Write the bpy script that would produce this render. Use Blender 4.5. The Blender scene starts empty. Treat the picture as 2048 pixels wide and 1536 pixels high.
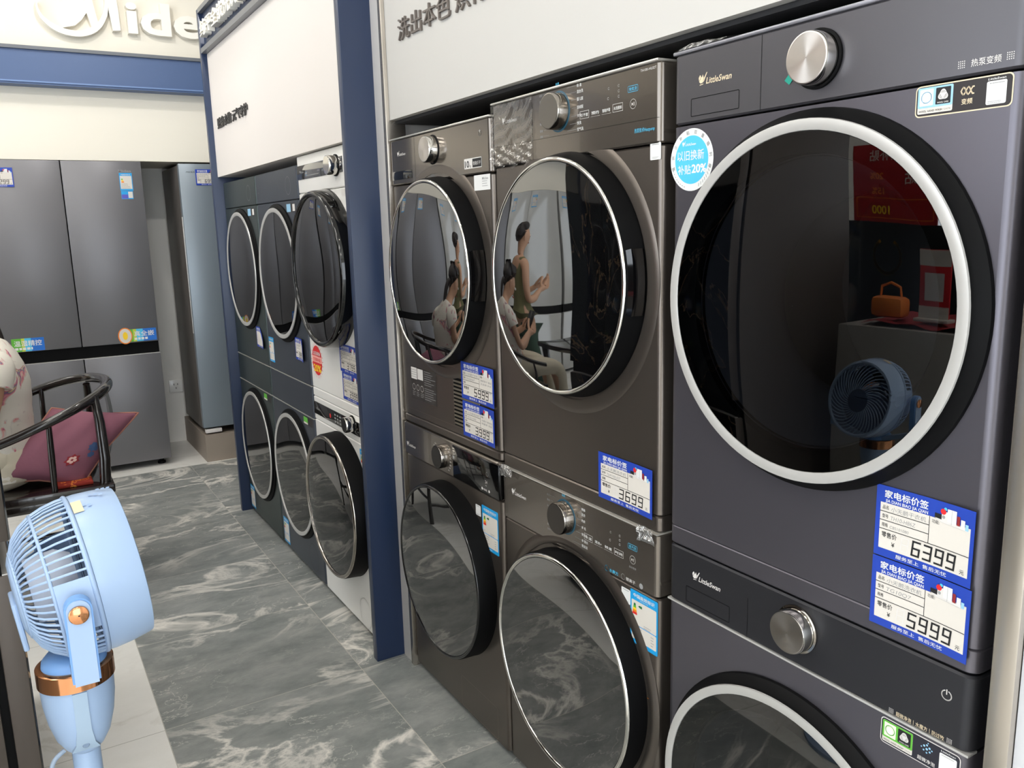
import bpy, bmesh, math, random
from mathutils import Vector, Matrix

S = bpy.context.scene
COL = S.collection
PI = math.pi
random.seed(7)

# ------------------------------------------------------------------ camera, world, exposure
cam_d = bpy.data.cameras.new('camera')
cam = bpy.data.objects.new('camera', cam_d)
COL.objects.link(cam)
YAW, PITCH, ROLL, FPX = 0.5413, 0.1876, -0.0266, 1659.97
_f = Vector((math.sin(YAW) * math.cos(PITCH), math.cos(YAW) * math.cos(PITCH), -math.sin(PITCH)))
_r = Vector((math.cos(YAW), -math.sin(YAW), 0))
_u = _r.cross(_f)
_r2 = _r * math.cos(ROLL) + _u * math.sin(ROLL)
_u2 = _u * math.cos(ROLL) - _r * math.sin(ROLL)
_m = Matrix((_r2, _u2, -_f)).transposed().to_4x4()
_m.translation = Vector((-1.018, 0, 1.4236))
cam.matrix_world = _m
cam_d.sensor_width = 36
cam_d.lens = FPX / 2048 * 36
cam_d.clip_start = 0.02
S.camera = cam

w = bpy.data.worlds.new('world')
S.world = w
w.use_nodes = True
w.node_tree.nodes['Background'].inputs[0].default_value = (0.86, 0.93, 1.0, 1)
w.node_tree.nodes['Background'].inputs[1].default_value = 5.0      # daylight through the shop entrance
S.view_settings.view_transform = 'Standard'
S.view_settings.look = 'None'
S.view_settings.gamma = 1
S.view_settings.use_curve_mapping = False
S.view_settings.exposure = -0.15
S.cycles.max_bounces = 8
S.cycles.diffuse_bounces = 4
S.cycles.glossy_bounces = 4
S.cycles.transparent_max_bounces = 12
S.cycles.caustics_reflective = False
S.cycles.caustics_refractive = False
S.cycles.sample_clamp_indirect = 6

PANEL_EMIT = 9.2        # added ceiling panels, unseen, for general light
SPOT_EMIT = 40.0         # small round downlights
WASH_W = 17.0            # watts of the wall-washing downlights


# ------------------------------------------------------------------ materials
def srgb(c):
    return c / 12.92 if c <= 0.04045 else ((c + 0.055) / 1.055) ** 2.4


def rgb(r, g, b):
    return (srgb(r / 255), srgb(g / 255), srgb(b / 255), 1)


MATS = {}


def mat(name, col, rough=0.5, metal=0.0, ior=1.5, coat=0.0, emit=0.0, aniso=0.0, bump=0.0, bscale=200.0, var=0.0):
    if name in MATS:
        return MATS[name]
    m = bpy.data.materials.new(name)
    m.use_nodes = True
    nt = m.node_tree
    b = nt.nodes['Principled BSDF']
    c = rgb(*col)
    b.inputs['Base Color'].default_value = c
    b.inputs['Roughness'].default_value = rough
    b.inputs['Metallic'].default_value = metal
    b.inputs['IOR'].default_value = ior
    b.inputs['Coat Weight'].default_value = coat
    b.inputs['Coat Roughness'].default_value = 0.03
    if aniso:
        b.inputs['Anisotropic'].default_value = aniso
        t = nt.nodes.new('ShaderNodeTangent')
        t.direction_type = 'RADIAL'
        t.axis = 'Y'
        nt.links.new(t.outputs[0], b.inputs['Tangent'])
    if emit:
        b.inputs['Emission Color'].default_value = c
        b.inputs['Emission Strength'].default_value = emit
    tc = nt.nodes.new('ShaderNodeTexCoord')
    nz = nt.nodes.new('ShaderNodeTexNoise')
    nz.inputs['Scale'].default_value = bscale
    nz.inputs['Detail'].default_value = 3
    nt.links.new(tc.outputs['Object'], nz.inputs['Vector'])
    if bump:
        bp = nt.nodes.new('ShaderNodeBump')
        bp.inputs['Strength'].default_value = bump
        bp.inputs['Distance'].default_value = 0.002
        nt.links.new(nz.outputs['Fac'], bp.inputs['Height'])
        nt.links.new(bp.outputs[0], b.inputs['Normal'])
    if var:
        mr = nt.nodes.new('ShaderNodeMapRange')
        mr.inputs['To Min'].default_value = max(0.0, rough - var)
        mr.inputs['To Max'].default_value = rough + var
        nt.links.new(nz.outputs['Fac'], mr.inputs['Value'])
        nt.links.new(mr.outputs[0], b.inputs['Roughness'])
    MATS[name] = m
    return m


def N(nt, t, **k):
    n = nt.nodes.new(t)
    for a, v in k.items():
        if a in n.inputs:
            n.inputs[a].default_value = v
        else:
            setattr(n, a, v)
    return n


def tile_mat(name, dark, tx, ty, ox, oy, base, base2, vein, grout, vs):
    """square stone tiles: object-space grid, every tile shifts the veining"""
    m = bpy.data.materials.new(name)
    m.use_nodes = True
    nt = m.node_tree
    L = nt.links.new
    b = nt.nodes['Principled BSDF']
    tc = N(nt, 'ShaderNodeTexCoord')
    sub = N(nt, 'ShaderNodeVectorMath', operation='SUBTRACT')
    L(tc.outputs['Object'], sub.inputs[0])
    sub.inputs[1].default_value = (ox, oy, 0)
    div = N(nt, 'ShaderNodeVectorMath', operation='DIVIDE')
    L(sub.outputs[0], div.inputs[0])
    div.inputs[1].default_value = (tx, ty, 1)
    fl = N(nt, 'ShaderNodeVectorMath', operation='FLOOR')
    L(div.outputs[0], fl.inputs[0])
    fr = N(nt, 'ShaderNodeVectorMath', operation='FRACTION')
    L(div.outputs[0], fr.inputs[0])
    wn = N(nt, 'ShaderNodeTexWhiteNoise')
    wn.noise_dimensions = '2D'
    L(fl.outputs[0], wn.inputs['Vector'])
    sc = N(nt, 'ShaderNodeVectorMath', operation='SCALE')
    L(wn.outputs['Color'], sc.inputs[0])
    sc.inputs['Scale'].default_value = 7.0
    ad = N(nt, 'ShaderNodeVectorMath', operation='ADD')
    L(tc.outputs['Object'], ad.inputs[0])
    L(sc.outputs[0], ad.inputs[1])
    mp = N(nt, 'ShaderNodeMapping')
    mp.inputs['Rotation'].default_value = (0, 0, math.radians(-38))
    mp.inputs['Scale'].default_value = (1.0, 1.9, 1)
    L(ad.outputs[0], mp.inputs['Vector'])
    n1 = N(nt, 'ShaderNodeTexNoise')
    n1.inputs['Scale'].default_value = vs
    n1.inputs['Detail'].default_value = 7
    n1.inputs['Roughness'].default_value = 0.62
    n1.inputs['Distortion'].default_value = 1.0
    L(mp.outputs[0], n1.inputs['Vector'])
    # thin veins where noise crosses its middle
    a = N(nt, 'ShaderNodeMath', operation='SUBTRACT')
    L(n1.outputs['Fac'], a.inputs[0])
    a.inputs[1].default_value = 0.5
    ab = N(nt, 'ShaderNodeMath', operation='ABSOLUTE')
    L(a.outputs[0], ab.inputs[0])
    vr = N(nt, 'ShaderNodeMapRange')
    vr.inputs['From Min'].default_value = 0.0
    vr.inputs['From Max'].default_value = 0.04
    vr.inputs['To Min'].default_value = 1.0
    vr.inputs['To Max'].default_value = 0.0
    L(ab.outputs[0], vr.inputs['Value'])
    n2 = N(nt, 'ShaderNodeTexNoise')
    n2.inputs['Scale'].default_value = 1.5
    n2.inputs['Detail'].default_value = 4
    L(ad.outputs[0], n2.inputs['Vector'])
    mk = N(nt, 'ShaderNodeMapRange')
    mk.inputs['From Min'].default_value = 0.42
    mk.inputs['From Max'].default_value = 0.60
    L(n2.outputs['Fac'], mk.inputs['Value'])
    vm0 = N(nt, 'ShaderNodeMath', operation='MULTIPLY')
    L(vr.outputs[0], vm0.inputs[0])
    L(mk.outputs[0], vm0.inputs[1])
    # a second net of hair-thin veins
    n4 = N(nt, 'ShaderNodeTexNoise')
    n4.inputs['Scale'].default_value = vs * 1.9
    n4.inputs['Detail'].default_value = 9
    n4.inputs['Roughness'].default_value = 0.6
    n4.inputs['Distortion'].default_value = 0.25
    L(mp.outputs[0], n4.inputs['Vector'])
    a4 = N(nt, 'ShaderNodeMath', operation='SUBTRACT')
    L(n4.outputs['Fac'], a4.inputs[0])
    a4.inputs[1].default_value = 0.52
    b4 = N(nt, 'ShaderNodeMath', operation='ABSOLUTE')
    L(a4.outputs[0], b4.inputs[0])
    r4 = N(nt, 'ShaderNodeMapRange')
    r4.inputs['From Max'].default_value = 0.005
    r4.inputs['To Min'].default_value = 0.6 if dark else 0.3
    r4.inputs['To Max'].default_value = 0.0
    L(b4.outputs[0], r4.inputs['Value'])
    vm = N(nt, 'ShaderNodeMath', operation='MAXIMUM')
    L(vm0.outputs[0], vm.inputs[0])
    iv = N(nt, 'ShaderNodeMapRange')
    iv.inputs['From Min'].default_value = 0.40
    iv.inputs['From Max'].default_value = 0.56
    L(n2.outputs['Color'], iv.inputs['Value'])
    v5 = N(nt, 'ShaderNodeMath', operation='MULTIPLY')
    L(r4.outputs[0], v5.inputs[0])
    L(iv.outputs[0], v5.inputs[1])
    L(v5.outputs[0], vm.inputs[1])
    n3 = N(nt, 'ShaderNodeTexNoise')
    n3.inputs['Scale'].default_value = 5
    n3.inputs['Detail'].default_value = 8
    n3.inputs['Roughness'].default_value = 0.7
    L(mp.outputs[0], n3.inputs['Vector'])
    cr = N(nt, 'ShaderNodeMapRange')
    cr.inputs['From Min'].default_value = 0.32
    cr.inputs['From Max'].default_value = 0.74
    L(n3.outputs['Fac'], cr.inputs['Value'])
    mx = N(nt, 'ShaderNodeMix', data_type='RGBA')
    mx.inputs[6].default_value = rgb(*base)
    mx.inputs[7].default_value = rgb(*base2)
    L(cr.outputs[0], mx.inputs[0])
    mx2 = N(nt, 'ShaderNodeMix', data_type='RGBA')
    L(vm.outputs[0], mx2.inputs[0])
    L(mx.outputs[2], mx2.inputs[6])
    mx2.inputs[7].default_value = rgb(*vein)
    # grout lines
    sp = N(nt, 'ShaderNodeSeparateXYZ')
    L(fr.outputs[0], sp.inputs[0])
    g = []
    for i, t in ((0, tx), (1, ty)):
        s1 = N(nt, 'ShaderNodeMath', operation='SUBTRACT')
        L(sp.outputs[i], s1.inputs[0])
        s1.inputs[1].default_value = 0.5
        s2 = N(nt, 'ShaderNodeMath', operation='ABSOLUTE')
        L(s1.outputs[0], s2.inputs[0])
        s3 = N(nt, 'ShaderNodeMath', operation='GREATER_THAN')
        L(s2.outputs[0], s3.inputs[0])
        s3.inputs[1].default_value = 0.5 - 0.0012 / t
        g.append(s3)
    gm = N(nt, 'ShaderNodeMath', operation='MAXIMUM')
    L(g[0].outputs[0], gm.inputs[0])
    L(g[1].outputs[0], gm.inputs[1])
    mx3 = N(nt, 'ShaderNodeMix', data_type='RGBA')
    L(gm.outputs[0], mx3.inputs[0])
    L(mx2.outputs[2], mx3.inputs[6])
    mx3.inputs[7].default_value = rgb(*grout)
    L(mx3.outputs[2], b.inputs['Base Color'])
    b.inputs['Roughness'].default_value = 0.38
    b.inputs['IOR'].default_value = 1.45
    MATS[name] = m
    return m


def glass_mat(name, tint, ior=1.8):
    """tinted pane: dims what lies behind, mirrors the room"""
    m = bpy.data.materials.new(name)
    m.use_nodes = True
    nt = m.node_tree
    nt.nodes.remove(nt.nodes['Principled BSDF'])
    out = nt.nodes['Material Output']
    fr = N(nt, 'ShaderNodeFresnel')
    fr.inputs['IOR'].default_value = ior
    tr = N(nt, 'ShaderNodeBsdfTransparent')
    tr.inputs[0].default_value = tint
    gl = N(nt, 'ShaderNodeBsdfGlossy')
    gl.inputs['Roughness'].default_value = 0.01
    gl.inputs['Color'].default_value = (1, 1, 1, 1)
    mx = N(nt, 'ShaderNodeMixShader')
    nt.links.new(fr.outputs[0], mx.inputs[0])
    nt.links.new(tr.outputs[0], mx.inputs[1])
    nt.links.new(gl.outputs[0], mx.inputs[2])
    nt.links.new(mx.outputs[0], out.inputs[0])
    MATS[name] = m
    return m


def film_mat(name, strength=0.5, scale=14.0):
    """crumpled clear protective film"""
    m = bpy.data.materials.new(name)
    m.use_nodes = True
    nt = m.node_tree
    nt.nodes.remove(nt.nodes['Principled BSDF'])
    out = nt.nodes['Material Output']
    tc = N(nt, 'ShaderNodeTexCoord')
    nz = N(nt, 'ShaderNodeTexNoise')
    nz.inputs['Scale'].default_value = scale
    nz.inputs['Detail'].default_value = 4
    nz.inputs['Distortion'].default_value = 2.5
    nt.links.new(tc.outputs['Object'], nz.inputs['Vector'])
    bp = N(nt, 'ShaderNodeBump')
    bp.inputs['Strength'].default_value = 1.0
    bp.inputs['Distance'].default_value = 0.006
    nt.links.new(nz.outputs['Fac'], bp.inputs['Height'])
    tr = N(nt, 'ShaderNodeBsdfTransparent')
    tr.inputs[0].default_value = (0.93, 0.93, 0.93, 1)
    gl = N(nt, 'ShaderNodeBsdfGlossy')
    gl.inputs['Roughness'].default_value = 0.12
    nt.links.new(bp.outputs[0], gl.inputs['Normal'])
    mx = N(nt, 'ShaderNodeMixShader')
    mx.inputs[0].default_value = strength
    nt.links.new(tr.outputs[0], mx.inputs[1])
    nt.links.new(gl.outputs[0], mx.inputs[2])
    nt.links.new(mx.outputs[0], out.inputs[0])
    MATS[name] = m
    return m


def print_mat(name, base, cols, scale):
    """cloth with blotches of printed colour"""
    m = bpy.data.materials.new(name)
    m.use_nodes = True
    nt = m.node_tree
    b = nt.nodes['Principled BSDF']
    b.inputs['Roughness'].default_value = 0.8
    tc = N(nt, 'ShaderNodeTexCoord')
    nz = N(nt, 'ShaderNodeTexNoise')
    nz.inputs['Scale'].default_value = scale
    nz.inputs['Detail'].default_value = 5
    nz.inputs['Distortion'].default_value = 1.2
    nt.links.new(tc.outputs['Object'], nz.inputs['Vector'])
    rp = N(nt, 'ShaderNodeValToRGB')
    e = rp.color_ramp.elements
    e[0].position, e[0].color = 0.0, rgb(*base)
    e[1].position, e[1].color = 0.565, rgb(*base)
    p = 0.585
    for c in cols:
        x = e.new(p)
        x.color = rgb(*c)
        p += 0.028
    x = e.new(min(p, 0.98))
    x.color = rgb(*base)
    nt.links.new(nz.outputs['Fac'], rp.inputs[0])
    nt.links.new(rp.outputs[0], b.inputs['Base Color'])
    MATS[name] = m
    return m


def marble_mat(name, base, vein, rough=0.05, scale=2.2, ior=1.7, width=0.012):
    m = bpy.data.materials.new(name)
    m.use_nodes = True
    nt = m.node_tree
    b = nt.nodes['Principled BSDF']
    b.inputs['Roughness'].default_value = rough
    b.inputs['IOR'].default_value = ior
    tc = N(nt, 'ShaderNodeTexCoord')
    nz = N(nt, 'ShaderNodeTexNoise')
    nz.inputs['Scale'].default_value = scale
    nz.inputs['Detail'].default_value = 6
    nz.inputs['Distortion'].default_value = 1.6
    nt.links.new(tc.outputs['Object'], nz.inputs['Vector'])
    a = N(nt, 'ShaderNodeMath', operation='SUBTRACT')
    a.inputs[1].default_value = 0.5
    nt.links.new(nz.outputs['Fac'], a.inputs[0])
    ab = N(nt, 'ShaderNodeMath', operation='ABSOLUTE')
    nt.links.new(a.outputs[0], ab.inputs[0])
    vr = N(nt, 'ShaderNodeMapRange')
    vr.inputs['From Max'].default_value = width
    vr.inputs['To Min'].default_value = 1
    vr.inputs['To Max'].default_value = 0
    nt.links.new(ab.outputs[0], vr.inputs['Value'])
    mx = N(nt, 'ShaderNodeMix', data_type='RGBA')
    mx.inputs[6].default_value = rgb(*base)
    mx.inputs[7].default_value = rgb(*vein)
    nt.links.new(vr.outputs[0], mx.inputs[0])
    nt.links.new(mx.outputs[2], b.inputs['Base Color'])
    MATS[name] = m
    return m


# ------------------------------------------------------------------ mesh helpers
_TXT = {}


def text_geo(body, bold=0.0, extrude=0.0, shear=0.0, space=1.0):
    k = (body, bold, extrude, shear, space)
    if k not in _TXT:
        c = bpy.data.curves.new('t', 'FONT')
        c.body = body
        c.size = 1
        c.offset = bold
        c.extrude = extrude
        c.shear = shear
        c.space_character = space
        c.resolution_u = 3
        o = bpy.data.objects.new('t', c)
        COL.objects.link(o)
        dg = bpy.context.evaluated_depsgraph_get()
        e = o.evaluated_get(dg)
        me = e.to_mesh()
        v = [tuple(x.co) for x in me.vertices]
        f = [tuple(p.vertices) for p in me.polygons]
        e.to_mesh_clear()
        bpy.data.objects.remove(o)
        bpy.data.curves.remove(c)
        _TXT[k] = (v, f)
    return _TXT[k]


class P:
    """collects shapes, then links them as ONE mesh object"""

    def __init__(self):
        self.v, self.f, self.mi, self.ms = [], [], [], []
        self.warp = None

    def idx(self, m):
        if m not in self.ms:
            self.ms.append(m)
        return self.ms.index(m)

    def add(self, verts, faces, m):
        o = len(self.v)
        self.v += [tuple(x) for x in verts]
        i = self.idx(m)
        for f in faces:
            self.f.append(tuple(o + k for k in f))
            self.mi.append(i)
        return self

    def box(self, x0, y0, z0, x1, y1, z1, m, bev=0.0, seg=2):
        if bev <= 0:
            v = [(x0, y0, z0), (x1, y0, z0), (x1, y1, z0), (x0, y1, z0), (x0, y0, z1), (x1, y0, z1), (x1, y1, z1), (x0, y1, z1)]
            f = [(0, 3, 2, 1), (4, 5, 6, 7), (0, 1, 5, 4), (1, 2, 6, 5), (2, 3, 7, 6), (3, 0, 4, 7)]
            return self.add(v, f, m)
        bm = bmesh.new()
        bmesh.ops.create_cube(bm, size=1)
        for q in bm.verts:
            q.co = Vector(((x0 + x1) / 2 + q.co.x * (x1 - x0), (y0 + y1) / 2 + q.co.y * (y1 - y0), (z0 + z1) / 2 + q.co.z * (z1 - z0)))
        bmesh.ops.bevel(bm, geom=bm.edges[:] + bm.verts[:], offset=bev, segments=seg, affect='EDGES', profile=0.5)
        bm.verts.index_update()
        self.add([q.co[:] for q in bm.verts], [[q.index for q in f.verts] for f in bm.faces], m)
        bm.free()
        return self

    def lathe(self, prof, c, axis, m, n=48, a0=0.0, a1=2 * PI, caps=True):
        """prof: (radius, along) pairs; axis '-y' revolves in the x-z plane, along = towards -y"""
        full = abs(a1 - a0 - 2 * PI) < 1e-6
        k = n if full else n + 1
        vs = []
        for r, h in prof:
            for i in range(k):
                t = a0 + (a1 - a0) * i / n
                ca, sa = r * math.cos(t), r * math.sin(t)
                if axis == '-y':
                    vs.append((c[0] + ca, c[1] - h, c[2] + sa))
                elif axis == 'z':
                    vs.append((c[0] + ca, c[1] + sa, c[2] + h))
                elif axis == 'x':
                    vs.append((c[0] + h, c[1] + ca, c[2] + sa))
        fs = []
        for j in range(len(prof) - 1):
            for i in range(n if full else n):
                i2 = (i + 1) % k if full else i + 1
                fs.append((j * k + i, j * k + i2, (j + 1) * k + i2, (j + 1) * k + i))
        if caps:
            if prof[0][0] > 1e-6 and full:
                fs.append(tuple(range(k))[::-1])
            if prof[-1][0] > 1e-6 and full:
                fs.append(tuple((len(prof) - 1) * k + i for i in range(k)))
        return self.add(vs, fs, m)

    def tube(self, pts, r, m, n=10, closed=False):
        pts = [Vector(p) for p in pts]
        K = len(pts)
        rs = r if isinstance(r, (list, tuple)) else [r] * K
        vs = []
        up = None
        for i, p in enumerate(pts):
            a = pts[(i - 1) % K] if (closed or i > 0) else p
            b = pts[(i + 1) % K] if (closed or i < K - 1) else p
            d = (b - a).normalized()
            if up is None:
                up = d.orthogonal().normalized()
            else:
                up = (up - d * up.dot(d)).normalized()
            s = d.cross(up)
            for k in range(n):
                t = 2 * PI * k / n
                vs.append(p + (up * math.cos(t) + s * math.sin(t)) * rs[i])
        fs = []
        for i in range(K if closed else K - 1):
            j = (i + 1) % K
            for k in range(n):
                k2 = (k + 1) % n
                fs.append((i * n + k, i * n + k2, j * n + k2, j * n + k))
        if not closed:
            fs.append(tuple(range(n))[::-1])
            fs.append(tuple((K - 1) * n + k for k in range(n)))
        return self.add(vs, fs, m)

    def prism(self, poly, a0, a1, m, plane='xz'):
        """extrude a 2-D polygon; plane 'xz' spans a0..a1 in y, 'xy' in z, 'yz' in x"""
        n = len(poly)
        def q(p, h):
            return {'xz': (p[0], h, p[1]), 'xy': (p[0], p[1], h), 'yz': (h, p[0], p[1])}[plane]
        vs = [q(p, a0) for p in poly] + [q(p, a1) for p in poly]
        fs = [tuple(range(n)), tuple(range(2 * n - 1, n - 1, -1))]
        for i in range(n):
            j = (i + 1) % n
            fs.append((i, i + n, j + n, j))
        return self.add(vs, fs, m)

    # ---- flat print on a front plane (u to the right, z up), layers stand 0.25 mm apart
    def q(self, u, v, lay):
        d = 0.0004 + 0.00025 * lay
        if self.warp:
            d += self.warp(u, v)
        return (u, -d, v)

    def rect(self, u0, v0, u1, v1, m, lay=0, rad=0.0, nu=1):
        if rad > 0:
            poly = []
            for cx, cy, a in ((u1 - rad, v1 - rad, 0), (u0 + rad, v1 - rad, 90), (u0 + rad, v0 + rad, 180), (u1 - rad, v0 + rad, 270)):
                for k in range(5):
                    t = math.radians(a + 22.5 * k)
                    poly.append((cx + rad * math.cos(t), cy + rad * math.sin(t)))
            return self.poly(poly, m, lay)
        vs, fs = [], []
        for i in range(nu + 1):
            u = u0 + (u1 - u0) * i / nu
            vs += [self.q(u, v0, lay), self.q(u, v1, lay)]
        for i in range(nu):
            fs.append((2 * i, 2 * i + 2, 2 * i + 3, 2 * i + 1))
        return self.add(vs, fs, m)

    def poly(self, pts, m, lay=0):
        return self.add([self.q(u, v, lay) for u, v in pts], [tuple(range(len(pts)))], m)

    def disc(self, u, v, r, m, lay=0, n=48, ry=None):
        ry = ry or r
        return self.poly([(u + r * math.cos(2 * PI * i / n), v + ry * math.sin(2 * PI * i / n)) for i in range(n)], m, lay)

    def line(self, pts, wd, m, lay=0, closed=False):
        """flat stroke"""
        pts = [Vector(p) for p in pts]
        K = len(pts)
        for i in range(K if closed else K - 1):
            a, b = pts[i], pts[(i + 1) % K]
            d = (b - a)
            if d.length < 1e-9:
                continue
            d.normalize()
            n = Vector((-d.y, d.x)) * wd / 2
            e = d * wd / 2
            self.poly([a - e - n, b + e - n, b + e + n, a - e + n], m, lay)
        return self

    def frame(self, u0, v0, u1, v1, wd, m, lay=0, rad=0.0):
        pts = []
        if rad:
            for cx, cy, a in ((u1 - rad, v1 - rad, 0), (u0 + rad, v1 - rad, 90), (u0 + rad, v0 + rad, 180), (u1 - rad, v0 + rad, 270)):
                for k in range(5):
                    t = math.radians(a + 22.5 * k)
                    pts.append((cx + rad * math.cos(t), cy + rad * math.sin(t)))
        else:
            pts = [(u0, v0), (u1, v0), (u1, v1), (u0, v1)]
        return self.line(pts, wd, m, lay, True)

    def circle(self, u, v, r, wd, m, lay=0, a0=0, a1=360, n=32):
        return self.line([(u + r * math.cos(math.radians(a0 + (a1 - a0) * i / n)), v + r * math.sin(math.radians(a0 + (a1 - a0) * i / n))) for i in range(n + 1)], wd, m, lay)

    def text(self, body, u, v, size, m, lay=1, bold=0.0, align='l', shear=0.0, width=None, rot=0.0, extrude=0.0):
        """u,v: baseline start; width rescales the line to that length; extrude in metres makes raised letters"""
        # heavy strokes of dense characters: overlaid copies instead of outline offset
        fat = bold * 0.6 if bold >= 0.01 and any(ord(k) > 0x2E80 for k in body) else 0.0
        if fat or bold <= -0.5 or (bold < 0 and any(ord(k) > 0x2E80 for k in body)):
            bold = 0.0
        vs, fs = text_geo(body, bold, 1.0 if extrude else 0.0, shear)
        if not vs:
            return self
        x0 = min(p[0] for p in vs)
        x1 = max(p[0] for p in vs)
        sx = size if width is None else width / (x1 - x0)
        if fat:
            for k, (a, b) in enumerate(((-fat, 0), (fat, 0), (0, -fat), (0, fat))):
                self.text(body, u + a * sx, v + b * size, size, m, lay + 0.16 * (k + 1), -1.0, align, shear, width, rot, extrude)
        off = {'l': 0, 'c': -(x0 + x1) / 2 * sx, 'r': -x1 * sx}[align] - (x0 * sx if align == 'l' else 0)
        ca, sa = math.cos(rot), math.sin(rot)
        out = []
        for p in vs:
            a, b = p[0] * sx + off, p[1] * size
            U, V = u + a * ca - b * sa, v + a * sa + b * ca
            if extrude:
                x = self.q(U, V, lay)
                out.append((x[0], x[1] - (p[2] + 1) / 2 * extrude, x[2]))
            else:
                out.append(self.q(U, V, lay))
        return self.add(out, fs, m)

    def build(self, name, parent=None, loc=(0, 0, 0), origin=(0, 0, 0), smooth=40, rot=None):
        me = bpy.data.meshes.new(name)
        o3 = Vector(origin)
        me.from_pydata([Vector(p) - o3 for p in self.v], [], self.f)
        for m in self.ms:
            me.materials.append(m)
        me.polygons.foreach_set('material_index', self.mi)
        if smooth:
            me.polygons.foreach_set('use_smooth', [True] * len(self.f))
            me.set_sharp_from_angle(angle=math.radians(smooth))
        me.update()
        o = bpy.data.objects.new(name, me)
        COL.objects.link(o)
        o.location = loc
        if rot:
            o.rotation_euler = rot
        if parent:
            o.parent = parent
        return o


def smooth_path(pts, n=6):
    pts = [Vector(q) for q in pts]
    out = []
    for i in range(len(pts) - 1):
        a, b = pts[i], pts[i + 1]
        p0 = pts[max(i - 1, 0)]
        p3 = pts[min(i + 2, len(pts) - 1)]
        for k in range(n):
            s = k / n
            out.append(0.5 * ((2 * a) + (b - p0) * s + (2 * p0 - 5 * a + 4 * b - p3) * s * s + (3 * a - p0 - 3 * b + p3) * s ** 3))
    out.append(pts[-1])
    return out


def tag(o, label, cat, group=None):
    o['label'] = label
    o['category'] = cat
    if group:
        o['group'] = group
    return o


def thing(name, label, cat, loc=(0, 0, 0), rz=0.0, group=None):
    o = bpy.data.objects.new(name, None)
    o.empty_display_size = 0.05
    COL.objects.link(o)
    o.location = loc
    o.rotation_euler = (0, 0, rz)
    return tag(o, label, cat, group)


def struct(o):
    o['kind'] = 'structure'
    return o


# ------------------------------------------------------------------ palette
WHITE = mat('white_wall', (240, 237, 231), 0.75, bump=0.05)
CREAM = mat('cream_wall', (238, 232, 218), 0.8, bump=0.05)
PANELW = mat('white_panel', (228, 221, 215), 0.6)
PANELG = mat('pale_grey_panel', (198, 195, 190), 0.6)
CEIL = mat('ceiling_white', (235, 232, 226), 0.9)
NAVY = mat('navy_lacquer', (32, 48, 78), 0.32)
BLUEB = mat('blue_band', (76, 98, 138), 0.45)
DARKIN = mat('dark_carcass', (38, 38, 40), 0.7)
GREYB = mat('taupe_stone', (150, 138, 126), 0.5)
STEEL = mat('brushed_steel', (200, 198, 196), 0.28, 1.0, aniso=0.5)
CHROME = mat('chrome', (225, 222, 216), 0.06, 1.0)
CHROMED = mat('bronze_chrome', (168, 162, 154), 0.12, 1.0)
SILVER = mat('satin_silver', (202, 200, 196), 0.34, 0.4)
TRIM = mat('champagne_trim', (196, 188, 178), 0.25, 0.9)
BLACKP = mat('black_plastic', (8, 8, 9), 0.55, ior=1.22)
BLACKG = mat('black_gloss', (8, 8, 9), 0.06, ior=1.6)
DGLASS = mat('mirror_black_glass', (9, 9, 10), 0.015, ior=2.9)
SMOKE = glass_mat('smoked_door_glass', (0.30, 0.31, 0.32, 1), 1.8)
PURPLE = mat('purple_grey_steel', (101, 98, 105), 0.33, 0.72)
PURPLEP = mat('charcoal_panel', (92, 90, 94), 0.36, 0.65)
TITAN = mat('titanium_brown_steel', (113, 105, 98), 0.32, 0.85)
TITANP = mat('titanium_panel_gloss', (118, 110, 102), 0.18, 0.75, coat=0.3)
ENAMEL = mat('white_enamel', (244, 242, 238), 0.25, coat=0.3)
BLUEGREY = mat('blue_grey_steel', (72, 77, 86), 0.36, 0.55)
GREENGREY = mat('green_grey_steel', (66, 75, 74), 0.36, 0.55)
KWHITE = mat('print_white', (226, 226, 224), 0.6)
KBLACK = mat('print_black', (24, 24, 26), 0.6)
KGREY = mat('print_grey', (150, 150, 150), 0.6)
KPALE = mat('print_pale_grey', (218, 214, 210), 0.6)
KBLUE = mat('print_royal_blue', (34, 66, 170), 0.45)
KCYAN = mat('print_cyan', (30, 158, 222), 0.45)
KSKY = mat('print_sky_blue', (80, 190, 230), 0.45)
KGREEN = mat('print_green', (96, 178, 60), 0.5)
KDGREEN = mat('print_dark_green', (30, 110, 60), 0.5)
KYEL = mat('print_yellow', (248, 206, 40), 0.5)
KORG = mat('print_orange', (238, 130, 36), 0.5)
KRED = mat('print_red', (216, 40, 44), 0.5)
KPAPER = mat('print_paper', (216, 210, 201), 0.6)
KLBLUE = mat('print_pale_blue', (150, 196, 226), 0.5)
KGOLD = mat('print_gold', (232, 214, 182), 0.4, 0.2)
KTEAL = mat('teal_tape', (20, 150, 130), 0.5)
KNAVY = mat('print_navy', (30, 44, 96), 0.5)
FILM = film_mat('cling_film', 0.14, 9)
DGLASS2 = mat('dark_door_glass', (9, 9, 10), 0.02, ior=1.75)
FILM2 = film_mat('cling_film_fold', 0.6, 60)
FLOORD = tile_mat('dark_marble_tile', True, 0.61, 0.585, -0.165 - 0.61, 2.428, (120, 125, 123), (168, 169, 165), (238, 233, 224), (190, 186, 176), 1.35)
FLOORL = tile_mat('pale_stone_tile', False, 0.8, 0.8, -0.775, 2.426, (236, 234, 228), (243, 241, 236), (222, 219, 211), (184, 180, 172), 1.6)
BLACKMARBLE = marble_mat('black_marble_glass', (14, 14, 16), (150, 122, 92), 0.05, 2.4, 1.7, 0.010)


# ------------------------------------------------------------------ the room
X0, X1, Y0, Y1, ZC = -4.6, 0.72, -3.4, 6.08, 3.15


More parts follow.
